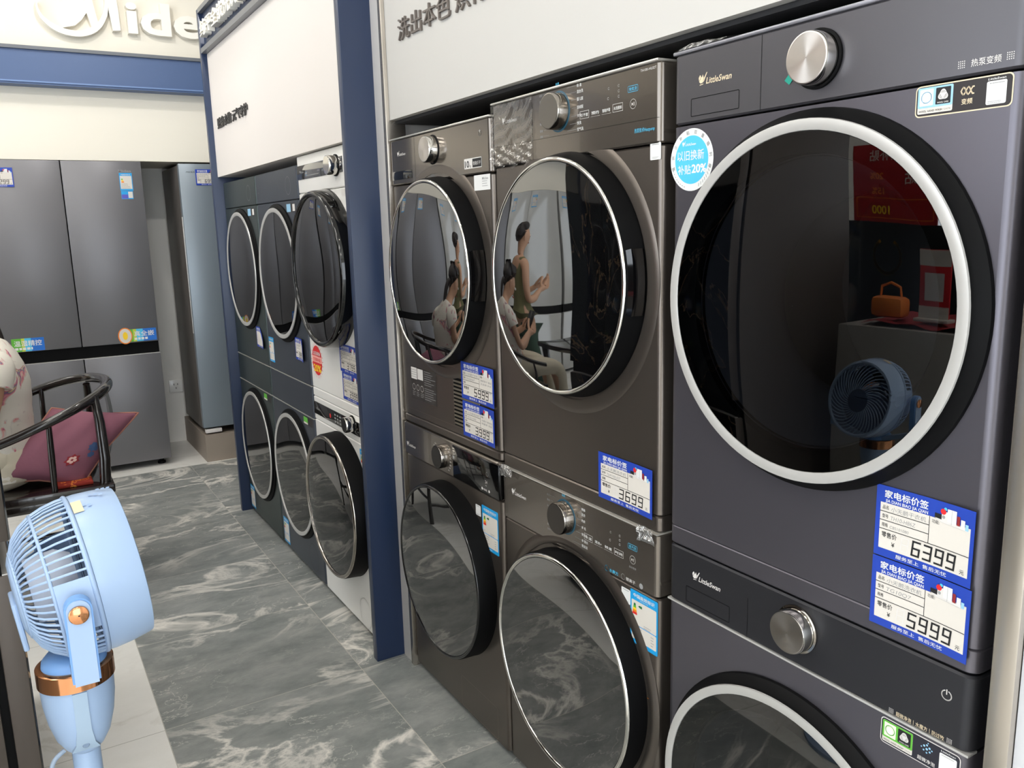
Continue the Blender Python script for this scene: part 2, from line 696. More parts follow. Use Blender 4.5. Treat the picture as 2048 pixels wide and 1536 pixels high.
def slab(name, x0, y0, z0, x1, y1, z1, m):
    return struct(P().box(x0, y0, z0, x1, y1, z1, m).build(name))


# dark marble walkway, pale stone border along the left and the back
slab('floor', -0.775, Y0, -0.05, X1, 5.36, 0.0, FLOORD)
slab('trim_1', X0, Y0, -0.05, -0.775, Y1, 0.0, FLOORL)
slab('trim_2', -0.775, 5.36, -0.05, X1, Y1, 0.0, FLOORL)
slab('ceiling', X0, Y0, ZC, X1, Y1, ZC + 0.1, CEIL)
slab('wall_right', X1, Y0, 0, X1 + 0.1, Y1, ZC, WHITE)
slab('wall_back', X0, Y1, 0, X1, Y1 + 0.1, ZC, WHITE)
p = P()
p.box(X0 - 0.1, 3.3, 0, X0, Y1, ZC, WHITE)
p.box(X0 - 0.1, Y0, 0, X0, -1.8, ZC, WHITE)
p.box(X0 - 0.1, -1.8, 2.75, X0, 3.3, ZC, WHITE)
struct(p.build('wall_left'))      # the street side stands open to daylight
# near end: shop entrance left open to daylight
p = P()
p.box(X0, Y0 - 0.1, 0, -2.9, Y0, ZC, WHITE)
p.box(-0.2, Y0 - 0.1, 0, X1, Y0, ZC, WHITE)
p.box(-2.9, Y0 - 0.1, 2.5, -0.2, Y0, ZC, WHITE)
struct(p.build('wall_near'))
# bulkhead over the fridges with its blue band
slab('wall_bulkhead', X0, 5.5, 1.862, X1, Y1, ZC, CREAM)
p = P()
p.box(X0, 5.40, 2.252, X1, 5.5, 2.432, BLUEB)
p.box(X0, 5.385, 2.432, X1, 5.5, 2.45, mat('band_ledge', (104, 108, 114), 0.5))
p.box(X0, 5.393, 2.262, X1, 5.40, 2.27, mat('band_groove', (110, 136, 180), 0.4))
struct(p.build('trim_3'))
# taupe stone plinth under the right fridge
slab('trim_4', -0.058, 5.378, 0.0, X1, Y1, 0.172, GREYB)

# raised brand lettering on the bulkhead
LETW = mat('letter_white', (244, 240, 230), 0.5)
t = thing('wall_lettering', 'large raised white brand lettering with a crescent M on the cream bulkhead wall', 'sign', (0, 5.5, 2.5))
p = P()
p.text('idea', -0.249, 0.078, 0.243, LETW, 0, 0.028, 'l', 0, 0.575, 0, 0.05)
p.build('letters', t)
co = [(-0.698, 0.2), (-0.7, 0.155), (-0.682, 0.106), (-0.633, 0.059), (-0.575, 0.035), (-0.501, 0.03), (-0.435, 0.05), (-0.387, 0.088), (-0.356, 0.138), (-0.341, 0.186), (-0.334, 0.239), (-0.34, 0.29), (-0.37, 0.34)]
ci = [(-0.689, 0.201), (-0.692, 0.166), (-0.671, 0.123), (-0.624, 0.086), (-0.565, 0.065), (-0.497, 0.061), (-0.435, 0.087), (-0.392, 0.127), (-0.366, 0.183), (-0.354, 0.237), (-0.36, 0.284), (-0.378, 0.332)]
co = [tuple(q[:2]) for q in smooth_path([(a, b, 0) for a, b in co], 4)]
ci = [tuple(q[:2]) for q in smooth_path([(a, b, 0) for a, b in ci], 4)]
P().prism(co + ci[::-1], -0.05, 0.0, LETW).build('crescent', t)
p = P()
p.prism([(-0.583, 0.07), (-0.519, 0.087), (-0.481, 0.122), (-0.454, 0.16), (-0.435, 0.087), (-0.398, 0.1), (-0.41, 0.172), (-0.419, 0.23), (-0.432, 0.33), (-0.452, 0.33), (-0.457, 0.226), (-0.474, 0.192), (-0.491, 0.151), (-0.523, 0.108), (-0.581, 0.079)], -0.049, 0.0, LETW)
p.prism([(-0.327, 0.077), (-0.287, 0.081), (-0.289, 0.191), (-0.293, 0.244), (-0.305, 0.335), (-0.348, 0.335), (-0.334, 0.239), (-0.339, 0.186)], -0.049, 0.0, LETW)
p.build('letter_strokes', t)


# ------------------------------------------------------------------ ceiling lights
EMW = mat('fill_diffuser', (255, 251, 244), 0.5, emit=PANEL_EMIT)
EMS = mat('downlight_lens', (255, 246, 230), 0.5, emit=SPOT_EMIT)


def fill_panel(x, y, where):  # unseen panels added to brighten the whole shop, not known fixtures
    t = thing('fill_light_panel', 'added square white light panel in the unseen ceiling ' + where, 'ceiling light', (x, y, ZC), 0, 'added square light panels in the ceiling')
    p = P()
    for a in ((-0.31, -0.31, 0.31, -0.295), (-0.31, 0.295, 0.31, 0.31), (-0.31, -0.295, -0.295, 0.295), (0.295, -0.295, 0.31, 0.295)):
        p.box(a[0], a[1], -0.02, a[2], a[3], 0, WHITE)
    p.build('light_frame', t)
    P().box(-0.295, -0.295, -0.012, 0.295, 0.295, -0.004, EMW).build('diffuser', t)


WH = {(-1.30, -1.6): 'near the entrance on the right', (-1.30, 0.0): 'above the nearest machine', (-1.30, 1.6): 'above the walkway before the brown machines',
      (-1.30, 3.1): 'above the walkway before the navy cabinet', (-1.30, 4.5): 'before the back lettering', (-2.5, -1.6): 'near the entrance on the left',
      (-2.5, 0.0): 'above the counter end', (-2.5, 1.6): 'above the left fridges', (-2.5, 3.1): 'above the tea table', (-2.5, 4.5): 'before the pale grey fridges'}
for (x, y), wh in WH.items():
    fill_panel(x, y, wh)
for i, (x, y) in enumerate(((-0.42, 0.75), (-0.42, 2.3), (-0.42, 3.9), (-1.6, 0.8), (-1.6, 2.4), (-1.6, 4.0))):
    t = thing('downlight', 'small round downlight in the ceiling, %s' % ('nearest the purple grey machine', 'before the brown machines', 'before the dark far machines', 'above the blue fan', 'above the marbled black fridge', 'above the tea table end')[i], 'ceiling light', (x, y, ZC), 0, 'small round downlights')
    P().lathe([(0.055, 0), (0.055, -0.012), (0.042, -0.014), (0.042, -0.004)], (0, 0, 0), 'z', WHITE, 32, caps=False).build('light_ring', t)
    P().lathe([(0.001, -0.006), (0.041, -0.006)], (0, 0, 0), 'z', EMS, 32, caps=False).build('lens', t)




def washer_light(x, y, aim, watts, where):
    t = thing('spot_lamp', 'round aimed ceiling spot lamp ' + where, 'ceiling light', (x, y, ZC), 0, 'aimed spot lamps in the ceiling')
    P().lathe([(0.05, 0), (0.05, -0.02), (0.038, -0.10), (0.034, -0.10), (0.034, -0.06), (0.001, -0.06)], (0, 0, 0), 'z', WHITE, 32, caps=False).build('lamp_housing', t)
    ld = bpy.data.lights.new('spot_beam', 'SPOT')
    ld.energy = watts
    ld.color = (1.0, 0.975, 0.94)
    ld.spot_size = math.radians(120)
    ld.spot_blend = 0.6
    ld.shadow_soft_size = 0.035
    lo = bpy.data.objects.new('spot_beam', ld)
    COL.objects.link(lo)
    lo.parent = t
    lo.location = (0, 0, -0.125)
    d = Vector(aim) - Vector((x, y, ZC - 0.125))
    lo.rotation_euler = d.to_track_quat('-Z', 'Y').to_euler()


washer_light(-0.50, 4.55, (-0.5, 5.5, 2.1), WASH_W, 'before the raised lettering')
washer_light(-0.25, 3.45, (-0.15, 6.0, 0.9), WASH_W * 2.0, 'before the niche between the back fridges')
washer_light(-1.05, 3.35, (-0.1, 3.35, 1.9), WASH_W * 0.5, 'before the navy cabinet')

# ------------------------------------------------------------------ far display cabinet (navy)
t = thing('display_cabinet', 'navy display cabinet with white advert panel around the far white and dark machines', 'cabinet', (0, 2.44, 0))
CY = 2.44


def cb(name, x0, y0, z0, x1, y1, z1, m, bev=0.0):
    return P().box(x0, y0 - CY, z0, x1, y1 - CY, z1, m, bev).build(name, t)


cb('side_panel', -0.104, 2.442, 0.0, 0.69, 2.476, 2.46, NAVY, 0.002)
cb('side_panel', -0.104, 4.285, 0.0, 0.69, 4.315, 2.46, NAVY, 0.002)
cb('header', -0.085, 2.477, 2.285, 0.69, 4.284, 2.46, NAVY)
EDGE = mat('grey_edge', (128, 130, 134), 0.4, 0.4)
p = P()
p.box(-0.104, 2.477 - CY, 2.262, 0.3, 4.284 - CY, 2.284, EDGE)
p.box(-0.104, 2.477 - CY, 2.44, -0.086, 4.284 - CY, 2.46, EDGE)
p.build('header_edging', t)
cb('advert_panel', -0.078, 2.477, 1.695, 0.3, 4.284, 2.261, PANELW)
cb('back_panel', 0.62, 2.477, 0.0, 0.66, 4.284, 1.69, NAVY)
p = P()
p.text('贴身衣物 元气守护', 0.0, 0.0, 0.052, mat('letter_dark', (60, 58, 56), 0.5), 0, 0.0, 'l', 0, 0.55, 0, 0.006)
o = p.build('advert_lettering', t, (-0.0785, 4.168 - CY, 1.912), rot=(0, 0, -PI / 2))
p = P()
p.text('纯平全嵌洗烘套装', 0.0, 0.0, 0.075, LETW, 0, 0.02, 'l', 0, 0.92, 0, 0.03)
o = p.build('header_lettering', t, (-0.086, 4.215 - CY, 2.322), rot=(0, 0, -PI / 2))

# ------------------------------------------------------------------ near display cabinet (pale)
t = thing('display_cabinet', 'pale display cabinet with grey white advert panel above the brown and purple grey machines', 'cabinet', (0, 2.36, 0))
CY = 2.36
cb('post', -0.006, 2.372, 0.0, 0.69, 2.441, 3.12, mat('post_white', (222, 218, 214), 0.35, 0.2))
cb('edge_trim', -0.012, 2.350, 0.0, 0.05, 2.3715, 3.12, TRIM, 0.002)
cb('advert_panel', 0.0, 0.52, 1.738, 0.30, 2.349, 3.12, PANELG)
cb('back_panel', 0.64, 0.52, 0.0, 0.67, 2.36, 1.737, DARKIN)
cb('top_panel', 0.02, 0.52, 1.729, 0.64, 2.349, 1.7375, DARKIN)
cb('edge_trim', -0.012, 0.487, 0.0, 0.05, 0.517, 3.12, TRIM, 0.002)
cb('end_panel', 0.0, 0.20, 0.0, 0.69, 0.486, 3.12, mat('end_grey', (208, 208, 210), 0.5))
p = P()
p.text('洗出本色 烘得洁净', 0.0, 0.0, 0.062, mat('letter_taupe', (112, 104, 98), 0.45, 0.3), 0, -0.004, 'l', 0, 0.66, 0, 0.006)
o = p.build('advert_lettering', t, (-0.0002, 2.250 - CY, 1.942), rot=(0, 0, -PI / 2))


# ------------------------------------------------------------------ washing machines and dryers
# local frame of a machine: x to the right along its front, y into the machine, z up; the front is y = 0
HW = 0.2955
DEP = 0.58
RV = -PI / 2


def plan(r, hw=HW, dep=DEP):
    pts = [(-hw, dep)]
    for k in range(7):
        a = PI + PI / 2 * k / 6
        pts.append((-hw + r + r * math.cos(a), r + r * math.sin(a)))
    for k in range(7):
        a = 1.5 * PI + PI / 2 * k / 6
        pts.append((hw - r + r * math.cos(a), r + r * math.sin(a)))
    pts.append((hw, dep))
    return pts


def shell(p, z0, z1, m, r=0.014, hole=None, dep=DEP, hw=HW, y0=0.0, edge=0.003):
    """body section with rounded upright front edges; hole = (z centre, radius) opens the front"""
    if hole is None:
        pl = plan(r, hw, dep)
        pl2 = plan(r, hw - edge, dep - edge)
        n = len(pl)
        rings = [(pl2, z0, edge), (pl, z0 + edge, 0), (pl, z1 - edge, 0), (pl2, z1, edge)]
        vs = []
        for q, z, e in rings:
            vs += [(a, b + y0 + e * (0 if b > dep - 0.01 else 1), z) for a, b in q]
        fs = []
        for j in range(3):
            for i in range(n):
                k = (i + 1) % n
                fs.append((j * n + i, j * n + k, (j + 1) * n + k, (j + 1) * n + i))
        fs.append(tuple(range(n))[::-1])
        fs.append(tuple(3 * n + i for i in range(n)))
        p.add(vs, fs, m)
        return p
    pl = plan(r, hw, dep)
    n = len(pl)
    vs = [(a, b + y0, z0) for a, b in pl] + [(a, b + y0, z1) for a, b in pl]
    fs = [tuple(range(n))[::-1], tuple(range(n, 2 * n))]
    for i in range(n):
        k = (i + 1) % n
        if i == 7:                      # the flat front
            continue
        fs.append((i, k, n + k, n + i))
    p.add(vs, fs, m)
    hz, hr = hole
    xa, xb = pl[7][0], pl[8][0]
    M = 96
    vin, vout = [], []
    for i in range(M):
        a = 2 * PI * i / M
        c, s = math.cos(a), math.sin(a)
        vin.append((hr * c, y0, hz + hr * s))
        k = min((xb if c > 0 else -xa) / abs(c) if abs(c) > 1e-9 else 1e9, ((z1 - hz) if s > 0 else (hz - z0)) / abs(s) if abs(s) > 1e-9 else 1e9)
        vout.append([k * c, y0, hz + k * s])
    for cx, cz in ((xa, z0), (xb, z0), (xa, z1), (xb, z1)):     # snap the nearest rays to the corners
        i = min(range(M), key=lambda i: (vout[i][0] - cx) ** 2 + (vout[i][2] - cz) ** 2)
        vout[i] = [cx, y0, cz]
    p.add(vin + [tuple(v) for v in vout], [(i, M + i, M + (i + 1) % M, (i + 1) % M) for i in range(M)], m)
    return p


def ring_prof(r0, r1, d, h):
    """rounded annulus between radii r0 < r1, back at d, raised by h"""
    w = (r1 - r0) / 2
    c = (r0 + r1) / 2
    return [(c + w * math.cos(t * PI / 8), d + h * math.sin(t * PI / 8)) for t in range(9)]


def door(par, cz, R, prot, base_r, ring, glass, bulge=0.004, cu=0.0, ring_m=None, side_m=None, see=False, flat_ring=True, handle=True, base_col=None):
    """porthole: black side wall flaring to the body, metal ring, glass pane"""
    ring_m = ring_m or SILVER
    side_m = side_m or BLACKP
    p = P()
    prof = [(base_r, 0.0004), (base_r - 0.001, 0.006), (R + 0.002, prot - 0.008), (R, prot - 0.001), (R - ring - 0.004, prot - 0.001)]
    if see:
        prof += [(R - ring - 0.03, prot - 0.012), (R - ring - 0.032, -0.02), (R - ring - 0.034, 0.0)]
    else:
        prof += [(R - ring - 0.006, prot - 0.006), (0.001, prot - 0.006)]
    p.lathe(prof, (cu, 0, cz), '-y', side_m, 96, caps=False)
    d = p.build('door', par, smooth=30)
    p = P()
    if flat_ring:
        p.lathe([(R, prot - 0.002), (R - 0.001, prot + 0.002), (R - ring * 0.5, prot + 0.003), (R - ring + 0.001, prot + 0.001), (R - ring, prot - 0.002)], (cu, 0, cz), '-y', ring_m, 96, caps=False)
    else:
        p.lathe(ring_prof(R - ring, R, prot - 0.003, ring * 0.55), (cu, 0, cz), '-y', ring_m, 96, caps=False)
    p.build('door_ring', d, smooth=50)
    p = P()
    rg = R - ring
    prof = [(0.0005, prot + bulge)]
    for k in range(1, 13):
        q = k / 12
        prof.append((rg * q, prot + bulge * (1 - q ** 4)))
    p.lathe(prof[::-1], (cu, 0, cz), '-y', glass, 96, caps=False)
    p.build('door_glass', d, smooth=60)
    if see:
        p = P()
        p.lathe([(0.218, -0.004), (0.20, -0.02), (0.172, -0.10), (0.160, -0.12), (0.160, -0.14)], (cu, 0, cz), '-y', mat('gasket', (96, 98, 106), 0.14), 64, caps=False)
        p.build('door_bowl', d, smooth=50)
        p = P()
        p.lathe([(0.235, -0.14), (0.24, -0.40), (0.001, -0.42)], (cu, 0, cz), '-y', mat('drum_steel', (110, 112, 116), 0.35, 0.9), 64, caps=False)
        p.build('drum', par, smooth=50)
    if handle:
        p = P()
        r0, r1 = R + 0.001, R + 0.012
        vs, fs = [], []
        for i in range(13):
            a = math.radians(-14 + 28 * i / 12)
            for r, h in ((r0 - 0.004, 0.004), (r1, 0.004), (r1, prot - 0.010), (r0 - 0.004, prot - 0.004)):
                vs.append((cu + r * math.cos(a), -h, cz + r * math.sin(a)))
        for i in range(12):
            for k in range(4):
                fs.append((i * 4 + k, i * 4 + (k + 1) % 4, i * 4 + 4 + (k + 1) % 4, i * 4 + 4 + k))
        fs += [(3, 2, 1, 0), (48, 49, 50, 51)]
        p.add(vs, fs, BLACKG)
        p.build('door_handle', d, smooth=30)
    return d


def knob(par, cu, cz, R, h, face, side, rim=None):
    p = P()
    p.lathe([(R * 1.12, 0.0), (R * 1.12, 0.004), (R * 1.02, 0.0045)], (cu, 0, cz), '-y', rim or BLACKP, 64, caps=False)
    p.lathe([(R, 0.003), (R, h - 0.003), (R - 0.0015, h)], (cu, 0, cz), '-y', side, 64, caps=False)
    k = p.build('dial', par, smooth=40)
    P().lathe([(R - 0.0015, h), (R - 0.003, h + 0.0004), (0.0005, h + 0.0004)], (cu, 0, cz), '-y', face, 64, caps=False).build('dial_face', k, smooth=8)
    return k


def swan_logo(p, u, v, s, m, lay=0, name=True):
    """little bird-tulip emblem and word mark, s = word height"""
    def sh(pts):
        p.poly([(u + a * s, v + b * s) for a, b in pts], m, lay)
    sh([(0.0, 0.55), (0.25, 0.35), (0.62, 0.42), (0.78, 0.9), (0.6, 1.35), (0.45, 1.0), (0.3, 1.15), (0.22, 0.85)])
    sh([(0.0, 0.62), (0.18, 0.9), (0.3, 1.25), (0.12, 1.3), (-0.08, 1.0)])
    sh([(0.66, 0.42), (0.82, 0.55), (1.35, 1.5), (1.22, 1.5), (0.84, 0.95)])
    sh([(0.1, 0.12), (0.7, 0.2), (0.72, 0.28), (0.12, 0.22)])
    if name:
        p.text('LittleSwan', u + 1.15 * s, v + 0.2 * s, s * 1.0, m, lay, 0.012, 'l', 0.22, 4.1 * s)


def rows(p, u0, v0, wd, n, dv, m, lay, h=None, seed=1, gap=0.0):
    """rows of small print too fine to read"""
    r = random.Random(seed)
    h = h or dv * 0.4
    for i in range(n):
        u = u0
        end = u0 + wd * r.uniform(0.55, 1.0)
        while u < end:
            k = r.uniform(0.6, 1.6) * h
            p.rect(u, v0 - i * dv, min(u + k, end), v0 - i * dv + h, m, lay)
            u += k + h * 0.35


def energy_label(par, u0, v1, wd, h, rot=0.0):
    p = P()
    v0 = v1 - h
    p.rect(u0, v0, u0 + wd, v1, KCYAN, 0, wd * 0.04)
    p.text('中国能效标识', u0 + wd * 0.5, v1 - h * 0.115, h * 0.075, KWHITE, 1, 0.03, 'c', 0, wd * 0.76)
    p.text('CHINA ENERGY LABEL', u0 + wd * 0.5, v1 - h * 0.155, h * 0.022, KWHITE, 1, 0.0, 'c')
    p.rect(u0 + wd * 0.05, v0 + h * 0.37, u0 + wd * 0.95, v1 - h * 0.18, KPAPER, 1, wd * 0.03)
    p.rect(u0 + wd * 0.05, v0 + h * 0.08, u0 + wd * 0.95, v0 + h * 0.355, KPAPER, 1, wd * 0.03)
    cs = [KDGREEN, KGREEN, KYEL, KORG, KRED]
    for i, c in enumerate(cs):
        a0 = v1 - h * (0.235 + 0.042 * i)
        hw0, hw1 = wd * (0.03 + 0.012 * i), wd * (0.042 + 0.012 * i)
        cu = u0 + wd * 0.17
        p.poly([(cu - hw1, a0 - h * 0.042), (cu + hw1, a0 - h * 0.042), (cu + hw0, a0), (cu - hw0, a0)], c, 2)
    p.poly([(u0 + wd * 0.30, v1 - h * 0.262), (u0 + wd * 0.35, v1 - h * 0.285), (u0 + wd * 0.44, v1 - h * 0.285), (u0 + wd * 0.44, v1 - h * 0.24), (u0 + wd * 0.35, v1 - h * 0.24)], KDGREEN, 2)
    rows(p, u0 + wd * 0.09, v0 + h * 0.43, wd * 0.14, 2, h * 0.03, KGREY, 2, h * 0.012, 3)
    rows(p, u0 + wd * 0.50, v0 + h * 0.415, wd * 0.40, 2, h * 0.035, KGREY, 2, h * 0.012, 4)
    rows(p, u0 + wd * 0.09, v0 + h * 0.305, wd * 0.4, 4, h * 0.052, KGREY, 2, h * 0.014, 5)
    rows(p, u0 + wd * 0.76, v0 + h * 0.285, wd * 0.12, 4, h * 0.052, KGREY, 2, h * 0.014, 6)
    rows(p, u0 + wd * 0.2, v0 + h * 0.03, wd * 0.6, 1, h * 0.03, KWHITE, 1, h * 0.014, 8)
    o = p.build('energy_label', par, smooth=0)
    o['label'] = 'blue and white energy label'
    return o


def qr_sticker(par, u0, v1, wd, h):
    """small white sticker; its code itself is left out"""
    p = P()
    p.rect(u0, v1 - h, u0 + wd, v1, KWHITE, 0, wd * 0.08)
    p.rect(u0 + wd * 0.18, v1 - h * 0.14, u0 + wd * 0.82, v1 - h * 0.10, KGREY, 1)
    rows(p, u0 + wd * 0.2, v1 - h * 0.86, wd * 0.6, 2, h * 0.06, KGREY, 1, h * 0.025, 2)
    o = p.build('code_sticker', par, smooth=0)
    o['label'] = 'small white sticker'
    return o


def wool_badge(p, u0, v0, wd, h, m, pale, lay):
    """square care badge: coloured field with a drum picture, a wool mark and its caption"""
    p.rect(u0, v0, u0 + wd, v0 + h, KPAPER, lay, h * 0.06)
    p.rect(u0, v0 + h * 0.22, u0 + wd, v0 + h, m, lay + 1, h * 0.06)
    p.rect(u0 + wd * 0.06, v0 + h * 0.30, u0 + wd * 0.45, v0 + h * 0.93, pale, lay + 2, h * 0.03)
    p.circle(u0 + wd * 0.255, v0 + h * 0.615, h * 0.21, h * 0.03, m, lay + 3)
    p.disc(u0 + wd * 0.24, v0 + h * 0.58, h * 0.15, KWHITE, lay + 3, 24)
    p.rect(u0 + wd * 0.52, v0 + h * 0.30, u0 + wd * 0.94, v0 + h * 0.93, KBLACK, lay + 2, h * 0.03)
    cu, cv, r = u0 + wd * 0.73, v0 + h * 0.64, h * 0.19
    pts = []
    for k in range(36):
        a = 2 * PI * k / 36
        rr = r * (1 + 0.16 * math.cos(3 * (a - PI / 2)))
        pts.append((cu + rr * math.cos(a), cv + rr * math.sin(a)))
    p.poly(pts, KPALE, lay + 3)
    for k in range(3):
        a = math.radians(90 + 120 * k)
        for q in (0.25, 0.5):
            p.circle(cu + 0.3 * r * math.cos(a), cv + 0.3 * r * math.sin(a), r * q, h * 0.012, KBLACK, lay + 4, math.degrees(a) - 70, math.degrees(a) + 70, 10)
    p.text('WOOL CARE', cu, v0 + h * 0.34, h * 0.07, KPALE, lay + 3, 0.02, 'c', 0, wd * 0.32)
    p.text('WOOL HAND WASH', u0 + wd * 0.04, v0 + h * 0.06, h * 0.11, KBLACK, lay + 1, 0.01, 'l', 0, wd * 0.68)
    p.text('SAFE', u0 + wd * 0.76, v0 + h * 0.06, h * 0.11, KGREY, lay + 1, 0.0, 'l', 0, wd * 0.2)


def machine(m, z0, label, cat, kind):
    x, yc = {'M1': (0.0, .836), 'M2': (0.001, 1.4535), 'M3': (-.004, 2.0465), 'F1': (-.06, 2.7875), 'F2': (-.06, 3.3825), 'F3': (-.06, 3.9775)}[m]
    return thing(kind, label, cat, (x, yc, z0), RV)


def feet(par, hw=HW):
    for a in (-hw + 0.06, hw - 0.06):
        for b in (0.07, DEP - 0.07):
            P().lathe([(0.022, 0.0), (0.022, 0.012), (0.012, 0.013), (0.012, 0.0215)], (a, b, 0), 'z', BLACKP, 20).build('foot', par)


def dot_grid(p, u, v, m, s=0.0024):
    for i in range(4):
        for j in range(4):
            p.rect(u + i * s, v + j * s, u + i * s + s * 0.5, v + j * s + s * 0.5, m, 0)


def power_icon(p, u, v, r, m):
    p.circle(u, v, r, r * 0.22, m, 0, 115, 425, 24)
    p.line([(u, v + r * 0.25), (u, v + r * 1.15)], r * 0.22, m, 0)


SEAM = 0.866

# ---- nearest stack: purple grey, silver portholes
d = machine('M1', SEAM, 'purple grey tumble dryer with wide silver ring, nearest and topmost on the right', 'dryer', 'tumble_dryer')
p = P()
shell(p, 0.0005, 0.7170, PURPLE, 0.016, (0.431, 0.216))
p.build('body', d, smooth=30)
p = P()
shell(p, 0.7205, 0.834, PURPLEP, 0.016)
c = p.build('control_panel', d, smooth=30)
p = P()
p.rect(-0.0985, 0.722, -0.0977, 0.832, BLACKP, 0)
p.frame(-0.249, 0.731, -0.142, 0.759, 0.0011, BLACKP, 0, 0.002)
p.build('panel_groove', c, smooth=0)
p = P()
swan_logo(p, -0.231, 0.776, 0.0138, KGOLD)
p.build('brand_mark', c, smooth=0)
p = P()
p.text('热泵变频', 0.229, 0.7315, 0.0095, KPALE, 0, 0.005, 'l', 0, 0.036)
dot_grid(p, 0.213, 0.731, KPALE)
dot_grid(p, 0.271, 0.7315, KPALE)
p.build('panel_print', c, smooth=0)
p = P()
p.circle(0.235, 0.8235, 0.004, 0.0009, KPALE, 0)
p.build('indicator_mark', c, smooth=0)
knob(c, 0.0065, 0.7785, 0.0365, 0.026, mat('spun_steel', (205, 198, 192), 0.3, 1.0, aniso=0.85), CHROME, BLACKP)
p = P()
p.poly([(-0.052, 0.758), (-0.043, 0.751), (-0.030, 0.765), (-0.038, 0.773)], KTEAL, 3)
o = p.build('tape_scrap', c, smooth=0)
o['label'] = 'scrap of teal tape'
door(d, 0.431, 0.2665, 0.026, 0.2815, 0.0175, SMOKE, 0.002, 0.0, SILVER, BLACKP, True, True, False)
p = P()
p.rect(0.160, 0.6795, 0.2815, 0.7175, KGOLD, 0, 0.006)
p.rect(0.1615, 0.681, 0.280, 0.716, mat('badge_black', (34, 28, 28), 0.4), 1, 0.005)
wool_badge(p, 0.1635, 0.6835, 0.046, 0.0315, KLBLUE, mat('badge_pale_blue', (226, 240, 248), 0.5), 2)
pts = [(0.2195 + 0.0155 * k / 12, 0.704 + 0.0042 * math.sin(2.6 * PI * k / 12)) for k in range(13)]
p.line(pts, 0.0016, KGOLD, 2)
p.line([(a, 1.408 - b) for a, b in pts], 0.0016, KGOLD, 2)
p.text('变频', 0.2275, 0.689, 0.0072, KGOLD, 2, 0.02, 'c', 0, 0.0135)
p.text('LittleSwan', 0.262, 0.7118, 0.0035, KWHITE, 2, 0.01, 'c', 0.2, 0.021)
p.rect(0.2505, 0.684, 0.274, 0.7105, KWHITE, 2, 0.002)
rows(p, 0.254, 0.7075, 0.018, 1, 0.003, KGREY, 3, 0.001, 2)
rows(p, 0.253, 0.687, 0.019, 2, 0.0018, KGREY, 3, 0.0008, 5)
o = p.build('feature_badge', d, smooth=0)
o['label'] = 'gold rimmed badge reading WOOL HAND WASH'
p = P()
cu, cv, R = -0.2465, 0.6605, 0.0515
p.disc(cu, cv, R, KWHITE, 0)
p.disc(cu, cv, R * 0.775, KSKY, 1)
p.text('以旧换新', cu - 0.002, cv + 0.001, 0.0178, KWHITE, 2, 0.012, 'c', 0, 0.064)
p.text('补贴', cu - 0.0325, cv - 0.022, 0.0170, KWHITE, 2, 0.008, 'l', 0, 0.0315)
p.text('20%', cu + 0.001, cv - 0.0215, 0.0190, KWHITE, 2, 0.03, 'l', 0, 0.035)
swan_logo(p, cu - 0.022, cv + 0.0225, 0.0062, KWHITE, 2)
ch = '直供企补贴双重福利券'
for i, k in enumerate(ch):
    a = math.radians(196 - 212 * i / (len(ch) - 1))
    p.text(k, cu + R * 0.83 * math.cos(a), cv + R * 0.83 * math.sin(a), R * 0.145, KGREY, 1, 0.01, 'c', 0, None, a - PI / 2)
for s in (-1, 1):
    for i in range(8):
        a = math.radians(270 + s * (22 + 7 * i))
        x, y = cu + R * 0.88 * math.cos(a), cv + R * 0.88 * math.sin(a)
        p.line([(x - 0.0025 * math.sin(a + 0.6 * s), y + 0.0025 * math.cos(a + 0.6 * s)), (x + 0.002 * math.cos(a), y + 0.002 * math.sin(a))], 0.0012, KGREY, 1)
o = p.build('round_sticker', d, smooth=0)
o['label'] = 'round white and sky blue offer sticker'
P().box(-0.2945, -0.001, 0.8342, 0.2935, 0.06, 0.8405, mat('lid_edge_grey', (150, 150, 158), 0.3, 0.6), 0.002).build('lid_edge', d)
p = P()
for k in range(8):
    a, b = -0.29 + 0.018 * k, -0.29 + 0.018 * (k + 1)
    h = [0.002, 0.006, 0.009, 0.0075, 0.008, 0.005, 0.0045, 0.003, 0.001]
    p.add([(a, -0.002, 0.8405), (b, -0.002, 0.8405), (b, 0.004, 0.8405 + h[k + 1]), (a, 0.004, 0.8405 + h[k]), (b, 0.05, 0.842), (a, 0.05, 0.842)], [(0, 1, 2, 3), (3, 2, 4, 5)], FILM2)
p.build('plastic_film', d)

wsh = machine('M1', 0, 'purple grey washing machine with silver ring, nearest and bottommost on the right', 'washing machine', 'washing_machine')
p = P()
shell(p, 0.0220, 0.7125, PURPLE, 0.016, (0.385, 0.216))
p.build('body', wsh, smooth=30)
feet(wsh)
p = P()
shell(p, 0.8295, 0.8655, PURPLE, 0.016)
p.build('top_strip', wsh, smooth=30)
p = P()
shell(p, 0.7165, 0.8265, mat('panel_charcoal_dark', (46, 46, 50), 0.42, 0.45), 0.016)
c = p.build('control_panel', wsh, smooth=30)
P().box(-0.2945, -0.0012, 0.7128, 0.2945, 0.02, 0.7162, SILVER).build('panel_trim', wsh)
p = P()
p.rect(-0.0948, 0.718, -0.0941, 0.790, BLACKP, 0)
p.frame(-0.245, 0.727, -0.136, 0.757, 0.0010, BLACKP, 0, 0.002)
p.build('panel_groove', c, smooth=0)
p = P()
swan_logo(p, -0.228, 0.774, 0.0132, KPALE)
p.build('brand_mark', c, smooth=0)
p = P()
power_icon(p, 0.259, 0.787, 0.0068, KPALE)
p.build('power_mark', c, smooth=0)
p = P()
p.text('超微净泡丨水魔方丨防过敏', 0.188, 0.7195, 0.0078, KGOLD, 0, 0.004, 'l', 0, 0.072)
dot_grid(p, 0.177, 0.7195, KPALE, 0.002)
